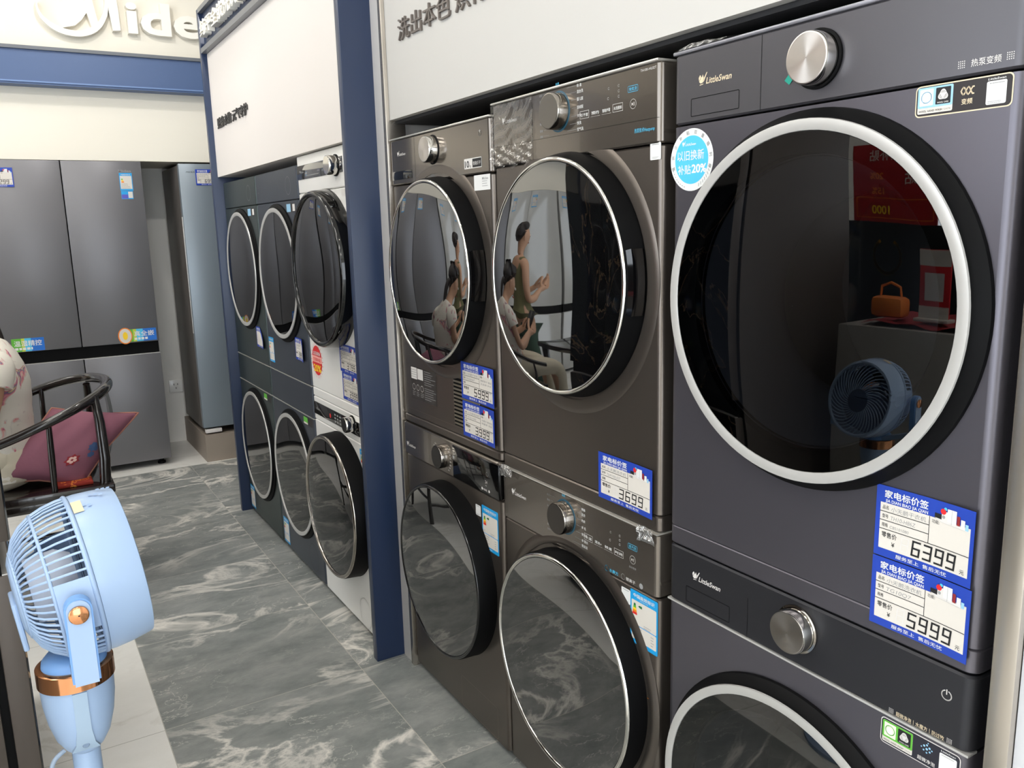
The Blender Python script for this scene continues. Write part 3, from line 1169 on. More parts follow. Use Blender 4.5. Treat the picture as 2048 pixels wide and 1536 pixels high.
dot_grid(p, 0.264, 0.7195, KPALE, 0.002)
p.build('panel_print', c, smooth=0)
knob(c, 0.0105, 0.7785, 0.0350, 0.026, mat('spun_steel_dark', (150, 144, 138), 0.3, 1.0, aniso=0.85), CHROME, CHROMED)
door(wsh, 0.385, 0.2690, 0.026, 0.2835, 0.0175, SMOKE, 0.002, 0.0, SILVER, BLACKP, True, True, False)
p = P()
p.rect(0.166, 0.668, 0.2855, 0.7085, KPALE, 0, 0.006)
p.rect(0.1673, 0.6693, 0.2842, 0.7072, mat('badge_dark', (36, 36, 46), 0.4), 1, 0.005)
wool_badge(p, 0.1695, 0.6715, 0.047, 0.0335, KGREEN, mat('badge_pale_green', (226, 244, 210), 0.5), 2)
for k, (a, b) in enumerate(((0, 0), (4, 3), (-4, 3.5), (0, 6), (4.5, -2.5), (-4.5, -3), (0, -5.5), (7.5, 1), (-8, 0.5), (1.5, 9.5))):
    p.disc(0.2375 + a * 0.001, 0.694 + b * 0.001, 0.0019 - 0.0001 * k, KLBLUE, 2, 6)
p.text('超微净泡', 0.2375, 0.6735, 0.0068, KPALE, 2, 0.01, 'c', 0, 0.026)
p.text('LittleSwan', 0.268, 0.7025, 0.0035, KWHITE, 2, 0.01, 'c', 0.2, 0.021)
p.rect(0.256, 0.6725, 0.2805, 0.7005, KWHITE, 2, 0.002)
rows(p, 0.259, 0.6975, 0.018, 1, 0.003, KGREY, 3, 0.001, 2)
o = p.build('feature_badge', wsh, smooth=0)
o['label'] = 'badge with a green WOOL HAND WASH square'

# ---- middle stack: brown, flat grey-faced dials
d = machine('M2', SEAM, 'brown steel tumble dryer with crumpled film on its panel, second from the right', 'dryer', 'tumble_dryer')
p = P()
shell(p, 0.0005, 0.6940, TITAN, 0.012)
p.build('body', d, smooth=30)
p = P()
p.lathe([(0.292, 0.0003), (0.288, 0.0022), (0.280, 0.0036), (0.262, 0.0040)], (0.0, 0, 0.449), '-y', TITAN, 96, caps=False)
p.build('door_surround', d, smooth=60)
p = P()
shell(p, 0.6965, 0.834, TITANP, 0.012, y0=-0.004)
c = p.build('control_panel', d, smooth=30)
dk = TITANP
p = P()
p.rect(-0.1205, 0.698, -0.1198, 0.832, BLACKP, 16)
p.rect(-0.294, 0.7395, 0.291, 0.7400, BLACKP, 16)
p.build('panel_groove', c, smooth=0)
p = P()
p.warp = lambda u, v: 0.0042
swan_logo(p, -0.246, 0.786, 0.0118, KPALE)
p.build('brand_mark', c, smooth=0)


def brown_print(c, dry, zo):
    p = P()
    p.warp = lambda u, v: 0.0042
    ku, kv = (-0.022, 0.787 + zo)
    names = ['标 准', '混合洗', '婴儿服', '羽绒服', '大件', '快洗', '空气洗'] if dry else ['棉麻', '混合', '内衣', '羊 毛', '快速洗', '单 脱水', '筒自洁']
    for i in range(7):
        a = math.radians(50 - 16.5 * i)
        v = kv + 0.055 * math.sin(a)
        u = ku + 0.046 * math.cos(a) + 0.004
        p.line([(u, v), (ku + 0.066, v)], 0.0005, KGREY, 0)
        p.text(names[i], ku + 0.068, v - 0.003, 0.0072, KWHITE, 0, 0.004, 'l')
        a = math.radians(132 + 16.5 * i)
        v = kv + 0.055 * math.sin(a)
        u = ku + 0.046 * math.cos(a) - 0.004
        p.line([(u, v), (ku - 0.054, v)], 0.0004, KGREY, 0)
        p.text(['衬衫', '运动', '混合', '浴巾', '除菌', '暖被', '定时'][i], ku - 0.056, v - 0.003, 0.0060, KGREY, 0, 0.0, 'r')
    p.text('关机', ku, kv + 0.052, 0.0068, KSKY, 0, 0.0, 'c')
    p.build('program_print', c, smooth=0)
    p = P()
    p.warp = lambda u, v: 0.0042
    for k in range(4):
        a = 0.056 + 0.035 * k
        p.line([(a + 0.0295, 0.7635 + zo), (a + 0.0295, 0.7775 + zo), (a, 0.7775 + zo), (a, 0.7635 + zo)] if k in (0, 3) else [(a, 0.7635 + zo), (a + 0.0295, 0.7635 + zo)], 0.0006, KPALE, 0)
        p.line([(a, 0.7635 + zo), (a + 0.0295, 0.7635 + zo)], 0.0006, KPALE, 0)
        p.text(('烘干度', '预约', '智能护理', '水洗脱标')[k] if dry else ('水温', '漂洗+', '转速', '时间')[k], a + 0.0147, 0.7675 + zo, 0.0068, KWHITE, 0, 0.006, 'c', 0, 0.024)
    p.build('button_print', c, smooth=0)
    p = P()
    p.warp = lambda u, v: 0.0042
    cu, cv = 0.2205, 0.771 + zo
    p.circle(cu, cv, 0.0085, 0.0008, KPALE, 0)
    p.poly([(cu - 0.004, cv - 0.003), (cu - 0.0005, cv), (cu - 0.004, cv + 0.003)], KPALE, 0)
    p.line([(cu + 0.001, cv - 0.003), (cu + 0.001, cv + 0.003)], 0.0008, KPALE, 0)
    p.line([(cu + 0.0035, cv - 0.003), (cu + 0.0035, cv + 0.003)], 0.0008, KPALE, 0)
    p.frame(0.206, 0.7925 + zo, 0.234, 0.803 + zo, 0.0007, KSKY, 0, 0.0015)
    p.text('免熨烫' if dry else '蒸汽洗', 0.220, 0.7950 + zo, 0.0068, KSKY, 0, 0.0, 'c', 0, 0.022)
    p.build('start_mark', c, smooth=0)
    p = P()
    p.warp = lambda u, v: 0.0042
    for a, b in ((0.149, 0.808), (0.179, 0.809), (0.179, 0.7995), (0.179, 0.790), (0.147, 0.790)):
        p.circle(a, b + zo, 0.0022, 0.0007, KPALE, 0, 30, 330, 10)
    p.build('status_marks', c, smooth=0)
    p = P()
    p.warp = lambda u, v: 0.0042
    p.text('TH100-HL02T' if dry else 'TG100HL02T', 0.2625, 0.8225 + zo, 0.0062, KPALE, 0, 0.0, 'c', 0, 0.043)
    if dry:
        p.text('热泵技术Heatpump', 0.252, 0.7195, 0.0085, KSKY, 0, 0.0, 'c', 0.1, 0.056)
    else:
        p.text('启动/暂停', 0.2205, 0.752 + zo, 0.0052, KGREY, 0, 0.0, 'c')
    p.build('panel_print', c, smooth=0)


brown_print(c, True, 0.0)
knob(c, -0.0195, 0.7875, 0.0365, 0.030, mat('dial_grey', (134, 128, 120), 0.25, 0.9), CHROMED, mat('dial_rim_blue', (40, 84, 104), 0.3))
door(d, 0.449, 0.2465, 0.044, 0.257, 0.0105, DGLASS, 0.004, 0.0, CHROME, BLACKP, False, False)
qr_sticker(d, 0.2635, 0.698, 0.029, 0.030)
# crumpled film over the drawer half of the panel
p = P()
nu, nv = 30, 26
rr = random.Random(3)
vs, fs = [], []
for i in range(nu + 1):
    for j in range(nv + 1):
        u = -0.297 + 0.182 * i / nu
        v = 0.690 + 0.142 * j / nv + (0.006 * math.sin(i * 0.7) if j == 0 else 0)
        vs.append((u, -0.0065 - 0.0016 * math.sin(i * 0.5 - j * 1.1 + 1.2 * math.sin(i * 0.45) + 0.8 * math.sin(j * 0.3)) - rr.random() * 0.0005 - (0.005 * math.sin(u * 60 + v * 160) ** 2 if v < 0.738 else 0), v))
for i in range(nu):
    for j in range(nv):
        a = i * (nv + 1) + j
        fs.append((a, a + nv + 1, a + nv + 2, a + 1))
p.add(vs, fs, FILM)
o = p.build('plastic_film', d, smooth=25)
o['label'] = 'crumpled clear film over the panel'
P().box(-0.2955, -0.0075, 0.8342, 0.290, 0.05, 0.8392, mat('lid_edge_film', (222, 218, 210), 0.25, 0.6), 0.002).build('lid_edge', d)

wsh = machine('M2', 0, 'brown steel washing machine with film folds above its panel, second from the right', 'washing machine', 'washing_machine')
p = P()
shell(p, 0.0220, 0.6950, TITAN, 0.012)
p.build('body', wsh, smooth=30)
feet(wsh)
p = P()
p.lathe([(0.300 if k < 1 else 0.3 - 0.009 * k, (0.0002, 0.0045, 0.006, 0.003)[k]) for k in range(4)], (0.0, 0, 0.432), '-y', TITAN, 96, caps=False)
p.build('door_surround', wsh, smooth=60)
p = P()
shell(p, 0.8335, 0.8655, TITAN, 0.012)
p.build('top_strip', wsh, smooth=30)
P().box(-0.2955, -0.006, 0.8300, 0.2955, 0.05, 0.8330, mat('lid_edge_film', (222, 218, 210), 0.25, 0.6)).build('panel_trim', wsh)
p = P()
shell(p, 0.6985, 0.8295, TITANP, 0.012, y0=-0.004)
c = p.build('control_panel', wsh, smooth=30)
p = P()
p.warp = lambda u, v: 0.0042
swan_logo(p, -0.248, 0.768, 0.0125, KPALE)
p.build('brand_mark', c, smooth=0)
brown_print(c, False, -0.0155)
p = P()
p.warp = lambda u, v: 0.0042
p.circle(0.135, 0.708, 0.006, 0.0012, KSKY, 0)
p.text('水魔方', 0.144, 0.7045, 0.0085, KSKY, 0, 0.006, 'l', 0, 0.030)
p.circle(0.190, 0.7085, 0.006, 0.0010, KPALE, 0)
p.text('银离子', 0.199, 0.705, 0.0080, KPALE, 0, 0.006, 'l', 0, 0.030)
p.disc(0.247, 0.7085, 0.006, KGREY, 0, 12)
o = p.build('feature_marks', c, smooth=0)
knob(c, -0.0175, 0.777, 0.0365, 0.030, mat('dial_dark', (78, 74, 70), 0.25, 0.8), CHROMED, mat('dial_rim_blue', (40, 84, 104), 0.3))
door(wsh, 0.432, 0.2605, 0.046, 0.264, 0.0115, DGLASS, 0.004, 0.0, CHROME, BLACKP, False, False, False)
qr_sticker(wsh, 0.1795, 0.6835, 0.029, 0.032)
energy_label(wsh, 0.2085, 0.690, 0.0845, 0.116)
p = P()
p.text('热销', 0.2635, 0.487, 0.011, KORG, 0, 0.01, 'l')
p.line([(0.262, 0.470), (0.276, 0.470), (0.276, 0.460)], 0.001, KORG, 0)
p.build('door_mark', wsh, smooth=0)
for cu, n, wd in ((-0.262, 8, 0.06), (0.268, 8, 0.05)):
    p = P()
    vs, fs = [], []
    for i in range(n + 1):
        for j in range(5):
            u = cu - wd / 2 + wd * i / n
            vs.append((u, -0.008 - 0.006 * rr.random() - 0.003 * j * (4 - j) / 4, 0.838 - 0.0075 * j + 0.003 * rr.random()))
    for i in range(n):
        for j in range(4):
            a = i * 5 + j
            fs.append((a, a + 1, a + 6, a + 5))
    p.add(vs, fs, FILM2)
    o = p.build('plastic_film', wsh, smooth=20)
    o['label'] = 'clear film folded at the panel corner'

# ---- third stack: brown, black display washer
d = machine('M3', SEAM - 0.002, 'brown steel tumble dryer with spun dial and vent slats, third from the right', 'dryer', 'tumble_dryer')
p = P()
shell(p, 0.0005, 0.6850, TITAN, 0.012)
p.build('body', d, smooth=30)
p = P()
p.lathe([(0.292, 0.0003), (0.288, 0.0022), (0.280, 0.0036), (0.262, 0.0040)], (0.0, 0, 0.442), '-y', TITAN, 96, caps=False)
p.build('door_surround', d, smooth=60)
p = P()
shell(p, 0.6875, 0.813, TITANP, 0.012, y0=-0.003)
c = p.build('control_panel', d, smooth=30)
P().box(-0.2955, -0.0065, 0.8132, 0.2955, 0.05, 0.818, mat('lid_edge_film', (222, 218, 210), 0.25, 0.6), 0.002).build('lid_edge', d)
p = P()
p.warp = lambda u, v: 0.0032
p.rect(-0.127, 0.689, -0.1263, 0.811, BLACKP, 0)
p.build('panel_groove', c, smooth=0)
p = P()
p.warp = lambda u, v: 0.0032
swan_logo(p, -0.243, 0.765, 0.0105, KPALE)
p.build('brand_mark', c, smooth=0)
P().box(-0.288, -0.0042, 0.700, -0.146, 0.01, 0.7255, BLACKG, 0.003).build('drawer_pull', c)
p = P()
p.warp = lambda u, v: 0.0032
power_icon(p, 0.247, 0.781, 0.0062, KPALE)
p.build('power_mark', c, smooth=0)
p = P()
p.text('TH100-H36T', 0.250, 0.804, 0.0055, KPALE, 0, 0.0, 'c', 0, 0.042)
p.build('panel_print', c, smooth=0)
p = P()
p.warp = lambda u, v: 0.0032
p.rect(0.163, 0.702, 0.252, 0.7265, KPALE, 0, 0.002)
p.rect(0.206, 0.704, 0.2505, 0.7245, KBLACK, 1)
p.text('10', 0.167, 0.7055, 0.022, KBLACK, 1, 0.02, 'l', 0, 0.022)
p.text('kg', 0.191, 0.7055, 0.009, KBLACK, 1, 0.0, 'l')
p.text('智能烘干', 0.2285, 0.710, 0.0095, KPALE, 2, 0.004, 'c', 0, 0.038)
o = p.build('capacity_badge', c, smooth=0)
o['label'] = 'small badge reading 10 kg'
p = P()
p.rect(0.205, 0.648, 0.285, 0.6845, KWHITE, 0)
p.text('Midea', 0.246, 0.6725, 0.009, KGREY, 1, 0.01, 'l', 0, 0.030)
rows(p, 0.246, 0.668, 0.032, 3, 0.0055, KGREY, 1, 0.0015, 9)
o = p.build('code_sticker', d, smooth=0)
o['label'] = 'white sticker with a small brand name'
knob(c, -0.012, 0.7655, 0.034, 0.030, mat('spun_steel', (205, 198, 192), 0.3, 1.0, aniso=0.85), CHROME, BLACKP)
door(d, 0.442, 0.2465, 0.046, 0.254, 0.0105, DGLASS, 0.005, 0.0, CHROME, BLACKP, False, False)
p = P()
p.frame(-0.262, 0.022, 0.262, 0.188, 0.0016, mat('kick_edge', (132, 122, 112), 0.3, 0.8), 0, 0.016)
k = p.build('kick_panel', d, smooth=0)
p = P()
p.rect(-0.230, 0.057, -0.058, 0.155, mat('plate_dark', (52, 48, 46), 0.45), 0)
p.rect(-0.228, 0.118, -0.188, 0.153, KPALE, 1)
p.rect(-0.184, 0.120, -0.146, 0.152, KPALE, 1)
for j in range(4):
    p.rect(-0.226, 0.124 + 0.007 * j, -0.190, 0.1255 + 0.007 * j, KGREY, 2)
for j in range(3):
    p.circle(-0.212 + 0.028 * j, 0.094, 0.009, 0.0012, KPALE, 1, n=14)
    rows(p, -0.222 + 0.028 * j, 0.078, 0.022, 3, 0.005, KGREY, 1, 0.0018, 20 + j)
rows(p, -0.138, 0.148, 0.076, 7, 0.0065, KGREY, 1, 0.0018, 31)
rows(p, -0.138, 0.098, 0.076, 6, 0.0065, KGREY, 1, 0.0018, 33)
o = p.build('instruction_plate', d, smooth=0)
o['label'] = 'dark plate of small white instructions'
p = P()
p.rect(0.050, 0.026, 0.200, 0.160, BLACKP, 0)
for j in range(12):
    p.box(0.052, -0.003, 0.030 + 0.0107 * j, 0.198, 0.0, 0.0352 + 0.0107 * j, mat('slat_bronze', (150, 140, 122), 0.35, 0.7), 0.001)
p.build('vent_grille', d)

wsh = machine('M3', 0, 'brown steel washing machine with black display, beside the navy cabinet', 'washing machine', 'washing_machine')
p = P()
shell(p, 0.0220, 0.7330, TITAN, 0.012)
p.build('body', wsh, smooth=30)
feet(wsh)
p = P()
shell(p, 0.8400, 0.8635, TITAN, 0.012)
p.build('top_strip', wsh, smooth=30)
p = P()
shell(p, 0.7360, 0.8375, TITANP, 0.012, y0=-0.006)
c = p.build('control_panel', wsh, smooth=30)
P().box(0.040, -0.0085, 0.7375, 0.2955, 0.01, 0.8310, BLACKG, 0.003).build('display', c)
p = P()
p.warp = lambda u, v: 0.0088
p.circle(0.238, 0.795, 0.0055, 0.0008, KPALE, 0)
p.text('24', 0.226, 0.768, 0.012, KPALE, 0, 0.0, 'l')
p.text('min', 0.227, 0.761, 0.005, KPALE, 0, 0.0, 'l')
p.disc(0.209, 0.750, 0.004, KPALE, 0, 10)
p.text('微净泡', 0.215, 0.747, 0.0065, KPALE, 0, 0.004, 'l')
p.disc(0.246, 0.750, 0.004, KPALE, 0, 10)
p.build('panel_print', c, smooth=0)
p = P()
p.warp = lambda u, v: 0.0062
swan_logo(p, -0.272, 0.762, 0.0118, KPALE)
for i in range(8):
    a = math.radians(48 - 13 * i)
    p.text(('标准', '快洗', '棉麻', '羊毛', '内衣', '混合', '大件', '单洗')[i], -0.03 + 0.050 * math.cos(a), 0.780 + 0.044 * math.sin(a) - 0.002, 0.0052, KPALE, 0, 0.0, 'l')
    a = math.radians(132 + 13 * i)
    p.text(('运动', '婴儿', '衬衫', '除菌', '桶洁', '空气', '漂脱', '单脱')[i], -0.03 + 0.050 * math.cos(a), 0.780 + 0.044 * math.sin(a) - 0.002, 0.0052, KPALE, 0, 0.0, 'r')
p.build('brand_mark', c, smooth=0)
knob(c, -0.03, 0.7825, 0.034, 0.024, mat('dial_black', (40, 38, 37), 0.25, 0.7), CHROMED, CHROMED)
door(wsh, 0.455, 0.2520, 0.054, 0.256, 0.010, DGLASS, 0.004, 0.0, BLACKG, BLACKP, False, False, False)
qr_sticker(wsh, 0.153, 0.690, 0.028, 0.030)
energy_label(wsh, 0.187, 0.698, 0.086, 0.120)
p = P()
p.frame(0.026, 0.030, 0.238, 0.125, 0.0014, mat('kick_edge', (132, 122, 112), 0.3, 0.8), 0, 0.008)
p.build('filter_flap', wsh, smooth=0)

# ---- far cabinet, white stack
d = machine('F1', 0.842, 'white tumble dryer with black porthole, topmost in the navy cabinet', 'dryer', 'tumble_dryer')
p = P()
shell(p, 0.0005, 0.7180, ENAMEL, 0.014)
p.build('body', d, smooth=30)
p = P()
shell(p, 0.7200, 0.850, ENAMEL, 0.014)
c = p.build('control_panel', d, smooth=30)
P().box(-0.288, -0.0025, 0.7665, 0.185, 0.01, 0.8165, mat('panel_glass_grey', (58, 58, 60), 0.08, 0.2, coat=1.0), 0.002).build('display', c)
p = P()
p.warp = lambda u, v: 0.0028
swan_logo(p, -0.250, 0.787, 0.009, KGREY)
rows(p, -0.18, 0.775, 0.2, 1, 0.01, KGREY, 0, 0.004, 7)
p.build('panel_print', c, smooth=0)
knob(c, 0.125, 0.791, 0.031, 0.034, CHROME, CHROME, BLACKP)
p = P()
p.rect(0.160, 0.690, 0.192, 0.714, KPALE, 0)
o = p.build('code_sticker', d, smooth=0)
door(d, 0.452, 0.2640, 0.050, 0.270, 0.020, DGLASS2, 0.008, 0.0, BLACKG, BLACKG, False, False, False)
p = P()
cu, cv, R = -0.213, 0.109, 0.056
p.disc(cu, cv, R, KRED, 0)
for i in range(24):
    a = 2 * PI * i / 24
    p.line([(cu + R * 1.06 * math.cos(a), cv + R * 1.06 * math.sin(a)), (cu + R * 1.2 * math.cos(a), cv + R * 1.2 * math.sin(a))], 0.002, KRED, 0)
p.rect(cu - R * 0.98, cv - 0.008, cu + R * 0.98, cv + 0.016, mat('print_pink', (246, 170, 160), 0.5), 1)
p.text('以旧换新', cu, cv + 0.020, 0.016, KWHITE, 2, 0.01, 'c', 0, 0.08)
p.text('至高补贴', cu, cv - 0.003, 0.015, KRED, 2, 0.01, 'c', 0, 0.085)
p.text('20%', cu, cv - 0.042, 0.036, KYEL, 2, 0.03, 'c', 0, 0.085)
o = p.build('round_sticker', d, smooth=0)
o['label'] = 'round red and yellow 20% sticker'
wsh = machine('F1', 0, 'white washing machine with black porthole, bottommost in the navy cabinet', 'washing machine', 'washing_machine')
p = P()
shell(p, 0.0220, 0.7150, ENAMEL, 0.014)
p.build('body', wsh, smooth=30)
feet(wsh)
p = P()
shell(p, 0.8080, 0.8415, ENAMEL, 0.014)
p.build('top_strip', wsh, smooth=30)
p = P()
shell(p, 0.7165, 0.8065, ENAMEL, 0.014)
c = p.build('control_panel', wsh, smooth=30)
P().box(-0.285, -0.0025, 0.738, 0.192, 0.01, 0.787, BLACKG, 0.002).build('display', c)
p = P()
p.warp = lambda u, v: 0.0028
swan_logo(p, -0.25, 0.757, 0.008, KGREY)
p.disc(-0.095, 0.7615, 0.0085, KRED, 0, 16)
for i in range(5):
    for j in range(3):
        p.rect(-0.05 + 0.026 * i, 0.746 + 0.0125 * j, -0.034 + 0.026 * i, 0.7525 + 0.0125 * j, KGREY, 0)
p.build('panel_print', c, smooth=0)
knob(c, 0.128, 0.7725, 0.027, 0.032, BLACKG, CHROME, BLACKP)
door(wsh, 0.452, 0.2600, 0.060, 0.266, 0.016, DGLASS2, 0.007, 0.0, CHROMED, BLACKP, False, False, False)
energy_label(wsh, 0.180, 0.698, 0.09, 0.106)
p = P()
p.circle(0.140, 0.080, 0.055, 0.003, mat('cap_groove', (206, 204, 200), 0.4), 0, n=40)
p.build('filter_cap', wsh, smooth=0)


# ---- far cabinet, two dark stacks
def dark_pair(m, body, dl, wl, wd_lab):
    d = machine(m, 0.839, dl, 'dryer', 'tumble_dryer')
    p = P()
    shell(p, 0.0005, 0.7030, body, 0.014)
    p.build('body', d, smooth=30)
    p = P()
    shell(p, 0.7050, 0.826, body, 0.014)
    c = p.build('control_panel', d, smooth=30)
    p = P()
    p.circle(0.176, 0.759, 0.033, 0.0016, KGREY, 0, n=40)
    p.build('touch_ring', c, smooth=0)
    p = P()
    swan_logo(p, -0.26, 0.745, 0.007, KGREY, 0, False)
    p.build('brand_mark', c, smooth=0)
    p = P()
    p.rect(0.138, 0.659, 0.250, 0.693, mat('badge_black', (34, 28, 28), 0.4), 0, 0.003)
    p.rect(0.140, 0.661, 0.192, 0.691, KLBLUE, 1)
    p.rect(0.216, 0.663, 0.246, 0.689, KPALE, 1)
    o = p.build('feature_badge', d, smooth=0)
    door(d, 0.420, 0.2620, 0.018, 0.278, 0.018, DGLASS2, 0.003, 0.0, SILVER, BLACKP, False, True, False)
    wm = machine(m, 0, wl, 'washing machine', 'washing_machine')
    p = P()
    shell(p, 0.0220, 0.7060, body, 0.014)
    p.build('body', wm, smooth=30)
    feet(wm)
    p = P()
    shell(p, 0.7085, 0.8362, body, 0.014)
    p.build('control_panel', wm, smooth=30)
    P().box(-HW + 0.001, -0.0012, 0.7063, HW - 0.001, 0.02, 0.7083, SILVER).build('panel_trim', wm)
    P().box(-HW + 0.001, -0.0012, 0.8364, HW - 0.001, 0.02, 0.8384, SILVER).build('panel_trim', wm)
    door(wm, 0.418, 0.2620, 0.018, 0.278, 0.018, DGLASS2, 0.003, 0.0, SILVER, BLACKP, False, True, False)
    p = P()
    p.rect(0.155, 0.668, 0.270, 0.700, mat('badge_black', (34, 28, 28), 0.4), 0, 0.003)
    p.rect(0.157, 0.670, 0.210, 0.698, KGREEN, 1)
    p.rect(0.157, 0.670, 0.210, 0.677, KPAPER, 2)
    o = p.build('feature_badge', wm, smooth=0)
    energy_label(wm, -0.272, 0.152, 0.082, 0.118)
    p = P()
    p.circle(0.16, 0.095, 0.058, 0.003, mat('cap_groove_dark', (44, 46, 50), 0.4), 0, n=40)
    p.build('filter_cap', wm, smooth=0)
    return d


f2 = dark_pair('F2', BLUEGREY, 'dark blue grey tumble dryer with silver ring, next to the white dryer', 'dark blue grey washing machine with silver ring, next to the white washing machine', 0)
energy_label(f2, -0.276, 0.138, 0.075, 0.108)
f3 = dark_pair('F3', GREENGREY, 'dark green grey tumble dryer with silver ring, farthest in the navy cabinet', 'dark green grey washing machine with silver ring, farthest in the navy cabinet', 0)

# ------------------------------------------------------------------ price tags
SEG = {'0': 'abcdef', '1': 'bc', '2': 'abged', '3': 'abgcd', '4': 'fgbc', '5': 'afgcd', '6': 'afgedc', '7': 'abc', '8': 'abcdefg', '9': 'abfgcd'}


def seg_pts(s, u, v, w_, h, sk=0.08):
    P0 = {'a': ((0, 1), (1, 1)), 'b': ((1, 1), (1, .5)), 'c': ((1, .5), (1, 0)), 'd': ((0, 0), (1, 0)), 'e': ((0, .5), (0, 0)), 'f': ((0, 1), (0, .5)), 'g': ((0, .5), (1, .5))}[s]
    return [(u + a * w_ + b * h * sk, v + b * h) for a, b in P0]


def price_tag(loc, rz, wd, h, digits, name, model, label, spec='', curl=0.004, func=None, tilt=0.0, cut=False, lift=0.002):
    """printed card: u 0..wd, v -h..0"""
    cv = [lift + curl * max(0.0, i / 10 - 0.35) ** 2 * 2.4 for i in range(12)]

    def wp(u, v):
        x_ = min(max(u / wd, 0.0), 1.0) * 10
        i = int(x_)
        return cv[i] + (cv[i + 1] - cv[i]) * (x_ - i)
    p = P()
    p.warp = wp
    nu = 10
    vs, fs = [], []
    for i in range(nu + 1):
        u = wd * i / nu
        top = 0.0
        if cut and i > 5:
            top = -h * 0.55 * (i - 5) / 5
        for v, lay in ((-h, 0), (top, 0)):
            vs.append(p.q(u, v, 0))
        for v in (-h, top):
            a = p.q(u, v, 0)
            vs.append((a[0], a[1] + 0.0009, a[2]))
    for i in range(nu):
        a, b = 4 * i, 4 * i + 4
        fs += [(a, b, b + 1, a + 1), (a + 2, a + 3, b + 3, b + 2), (a + 1, b + 1, b + 3, a + 3), (a, a + 2, b + 2, b)]
    fs += [(0, 1, 3, 2), (4 * nu, 4 * nu + 2, 4 * nu + 3, 4 * nu + 1)]
    p.add(vs, fs, KBLUE)
    root = p.build('price_tag', None, loc, smooth=30)
    root.rotation_euler = (0, tilt, rz) if False else (0, 0, rz)
    tag(root, label, 'price tag', 'blue bordered price tags')
    p = P()
    p.warp = wp
    lo, hi = -h * 0.885, -h * 0.235
    ur = wd * 0.965
    if cut:
        p.poly([(wd * 0.05, lo), (ur, lo), (ur, -h * 0.62), (wd * 0.62, -h * 0.30), (wd * 0.5, hi), (wd * 0.05, hi)], KPAPER, 1)
    else:
        xs = [wd * 0.05] + [wd * i / 10 for i in range(1, 10)] + [ur]
        for a_, b_ in zip(xs, xs[1:]):
            p.rect(a_, lo, b_, hi, KPAPER, 1)
    if not cut:
        for k in range(1, 4):
            v = hi + (lo - hi) * 0.19 * k
            n_ = 8
            for i in range(n_):
                e = 0.56 if k < 3 else 0.965
                p.rect(wd * (0.05 + (e - 0.05) * i / n_), v - h * 0.005, wd * (0.05 + (e - 0.05) * (i + 1) / n_), v + h * 0.005, KBLACK, 2)
        p.rect(wd * 0.557, hi + (lo - hi) * 0.57, wd * 0.563, hi, KBLACK, 2)
    p.text('家电标价签', wd * 0.09, -h * 0.150, h * 0.115, KWHITE, 1, 0.035, 'l', 0, wd * 0.45)
    p.text('JIA DIAN BIAO JIA QIAN', wd * 0.10, -h * 0.222, h * 0.062, KWHITE, 1, 0.012, 'l', 0, wd * 0.44)
    for i, k in enumerate(('品名', '型号', '规格')):
        p.text(k, wd * 0.075, hi + (lo - hi) * (0.19 * i + 0.13), h * 0.060, KBLACK, 2, 0.006, 'l', 0, wd * 0.065)
    p.text('零售价', wd * 0.08, hi + (lo - hi) * 0.735, h * 0.085, KBLACK, 2, 0.014, 'l', 0, wd * 0.16)
    p.text('¥', wd * 0.205, hi + (lo - hi) * 0.91, h * 0.085, KBLACK, 2, 0.01, 'c')
    if not cut:
        p.text('功能:', wd * 0.585, hi + (lo - hi) * 0.11, h * 0.055, KBLACK, 2, 0.0, 'l', 0, wd * 0.075)
    p.text('元', wd * 0.885, hi + (lo - hi) * 0.95, h * 0.07, KBLACK, 2, 0.004, 'l')
    p.text('服务至上  售后无忧', wd * 0.50, -h * 0.965, h * 0.060, KWHITE, 1, 0.012, 'c', 0, wd * 0.52)
    p.build('printed_form', root, smooth=0)
    p = P()
    p.warp = wp
    p.text(name, wd * 0.165, hi + (lo - hi) * 0.150, h * 0.075, KGREY, 2, -0.004, 'l', 0.1, wd * 0.36)
    if model:
        p.text(model, wd * 0.165, hi + (lo - hi) * 0.340, h * 0.078, KGREY, 2, -0.004, 'l', 0.15, wd * 0.26)
    if spec:
        p.text(spec, wd * 0.16, hi + (lo - hi) * 0.525, h * 0.058, KGREY, 2, -0.004, 'l', 0.1, wd * 0.20)
    if func:
        for i, s in enumerate(func):
            p.text(s, wd * 0.60, hi + (lo - hi) * (0.25 + 0.13 * i), h * 0.058, KGREY, 2, 0.0, 'l', 0.1, wd * 0.34)
    p.build('handwriting', root, smooth=0)
    p = P()
    p.warp = wp
    dw, dh = wd * 0.070, h * 0.190
    vb = hi + (lo - hi) * 0.93
    n_ = len(digits)
    for i in range(5):
        u = wd * (0.285 + 0.118 * i)
        k = i - (5 - n_)
        if k < 0:
            for s in 'abcdefg':
                p.line(seg_pts(s, u, vb, dw, dh), h * 0.012, KPALE, 2)
        else:
            for s in SEG[digits[k]]:
                p.line(seg_pts(s, u, vb, dw, dh), h * 0.026, KBLACK, 3)
    p.build('price_digits', root, smooth=0)
    if not cut:
        p = P()
        p.warp = wp
        a, b = wd * 0.66, -h * 0.235
        p.poly([(a - wd * 0.05, b + h * .01), (a + wd * 0.30, b - h * 0.02), (a + wd * 0.30, b - h * 0.05), (a + wd * 0.02, b - h * 0.03)], KPALE, 3)
        p.rect(a - wd * 0.05, b, a + wd * 0.02, b + h * 0.07, KBLACK, 3)
        p.rect(a + wd * 0.02, b - h * 0.01, a + wd * 0.08, b + h * 0.12, KPALE, 4)
        p.disc(a + wd * 0.035, b + h * 0.115, wd * 0.028, KRED, 5, 14)
        p.disc(a + wd * 0.055, b + h * 0.155, wd * 0.016, KSKY, 5, 12)
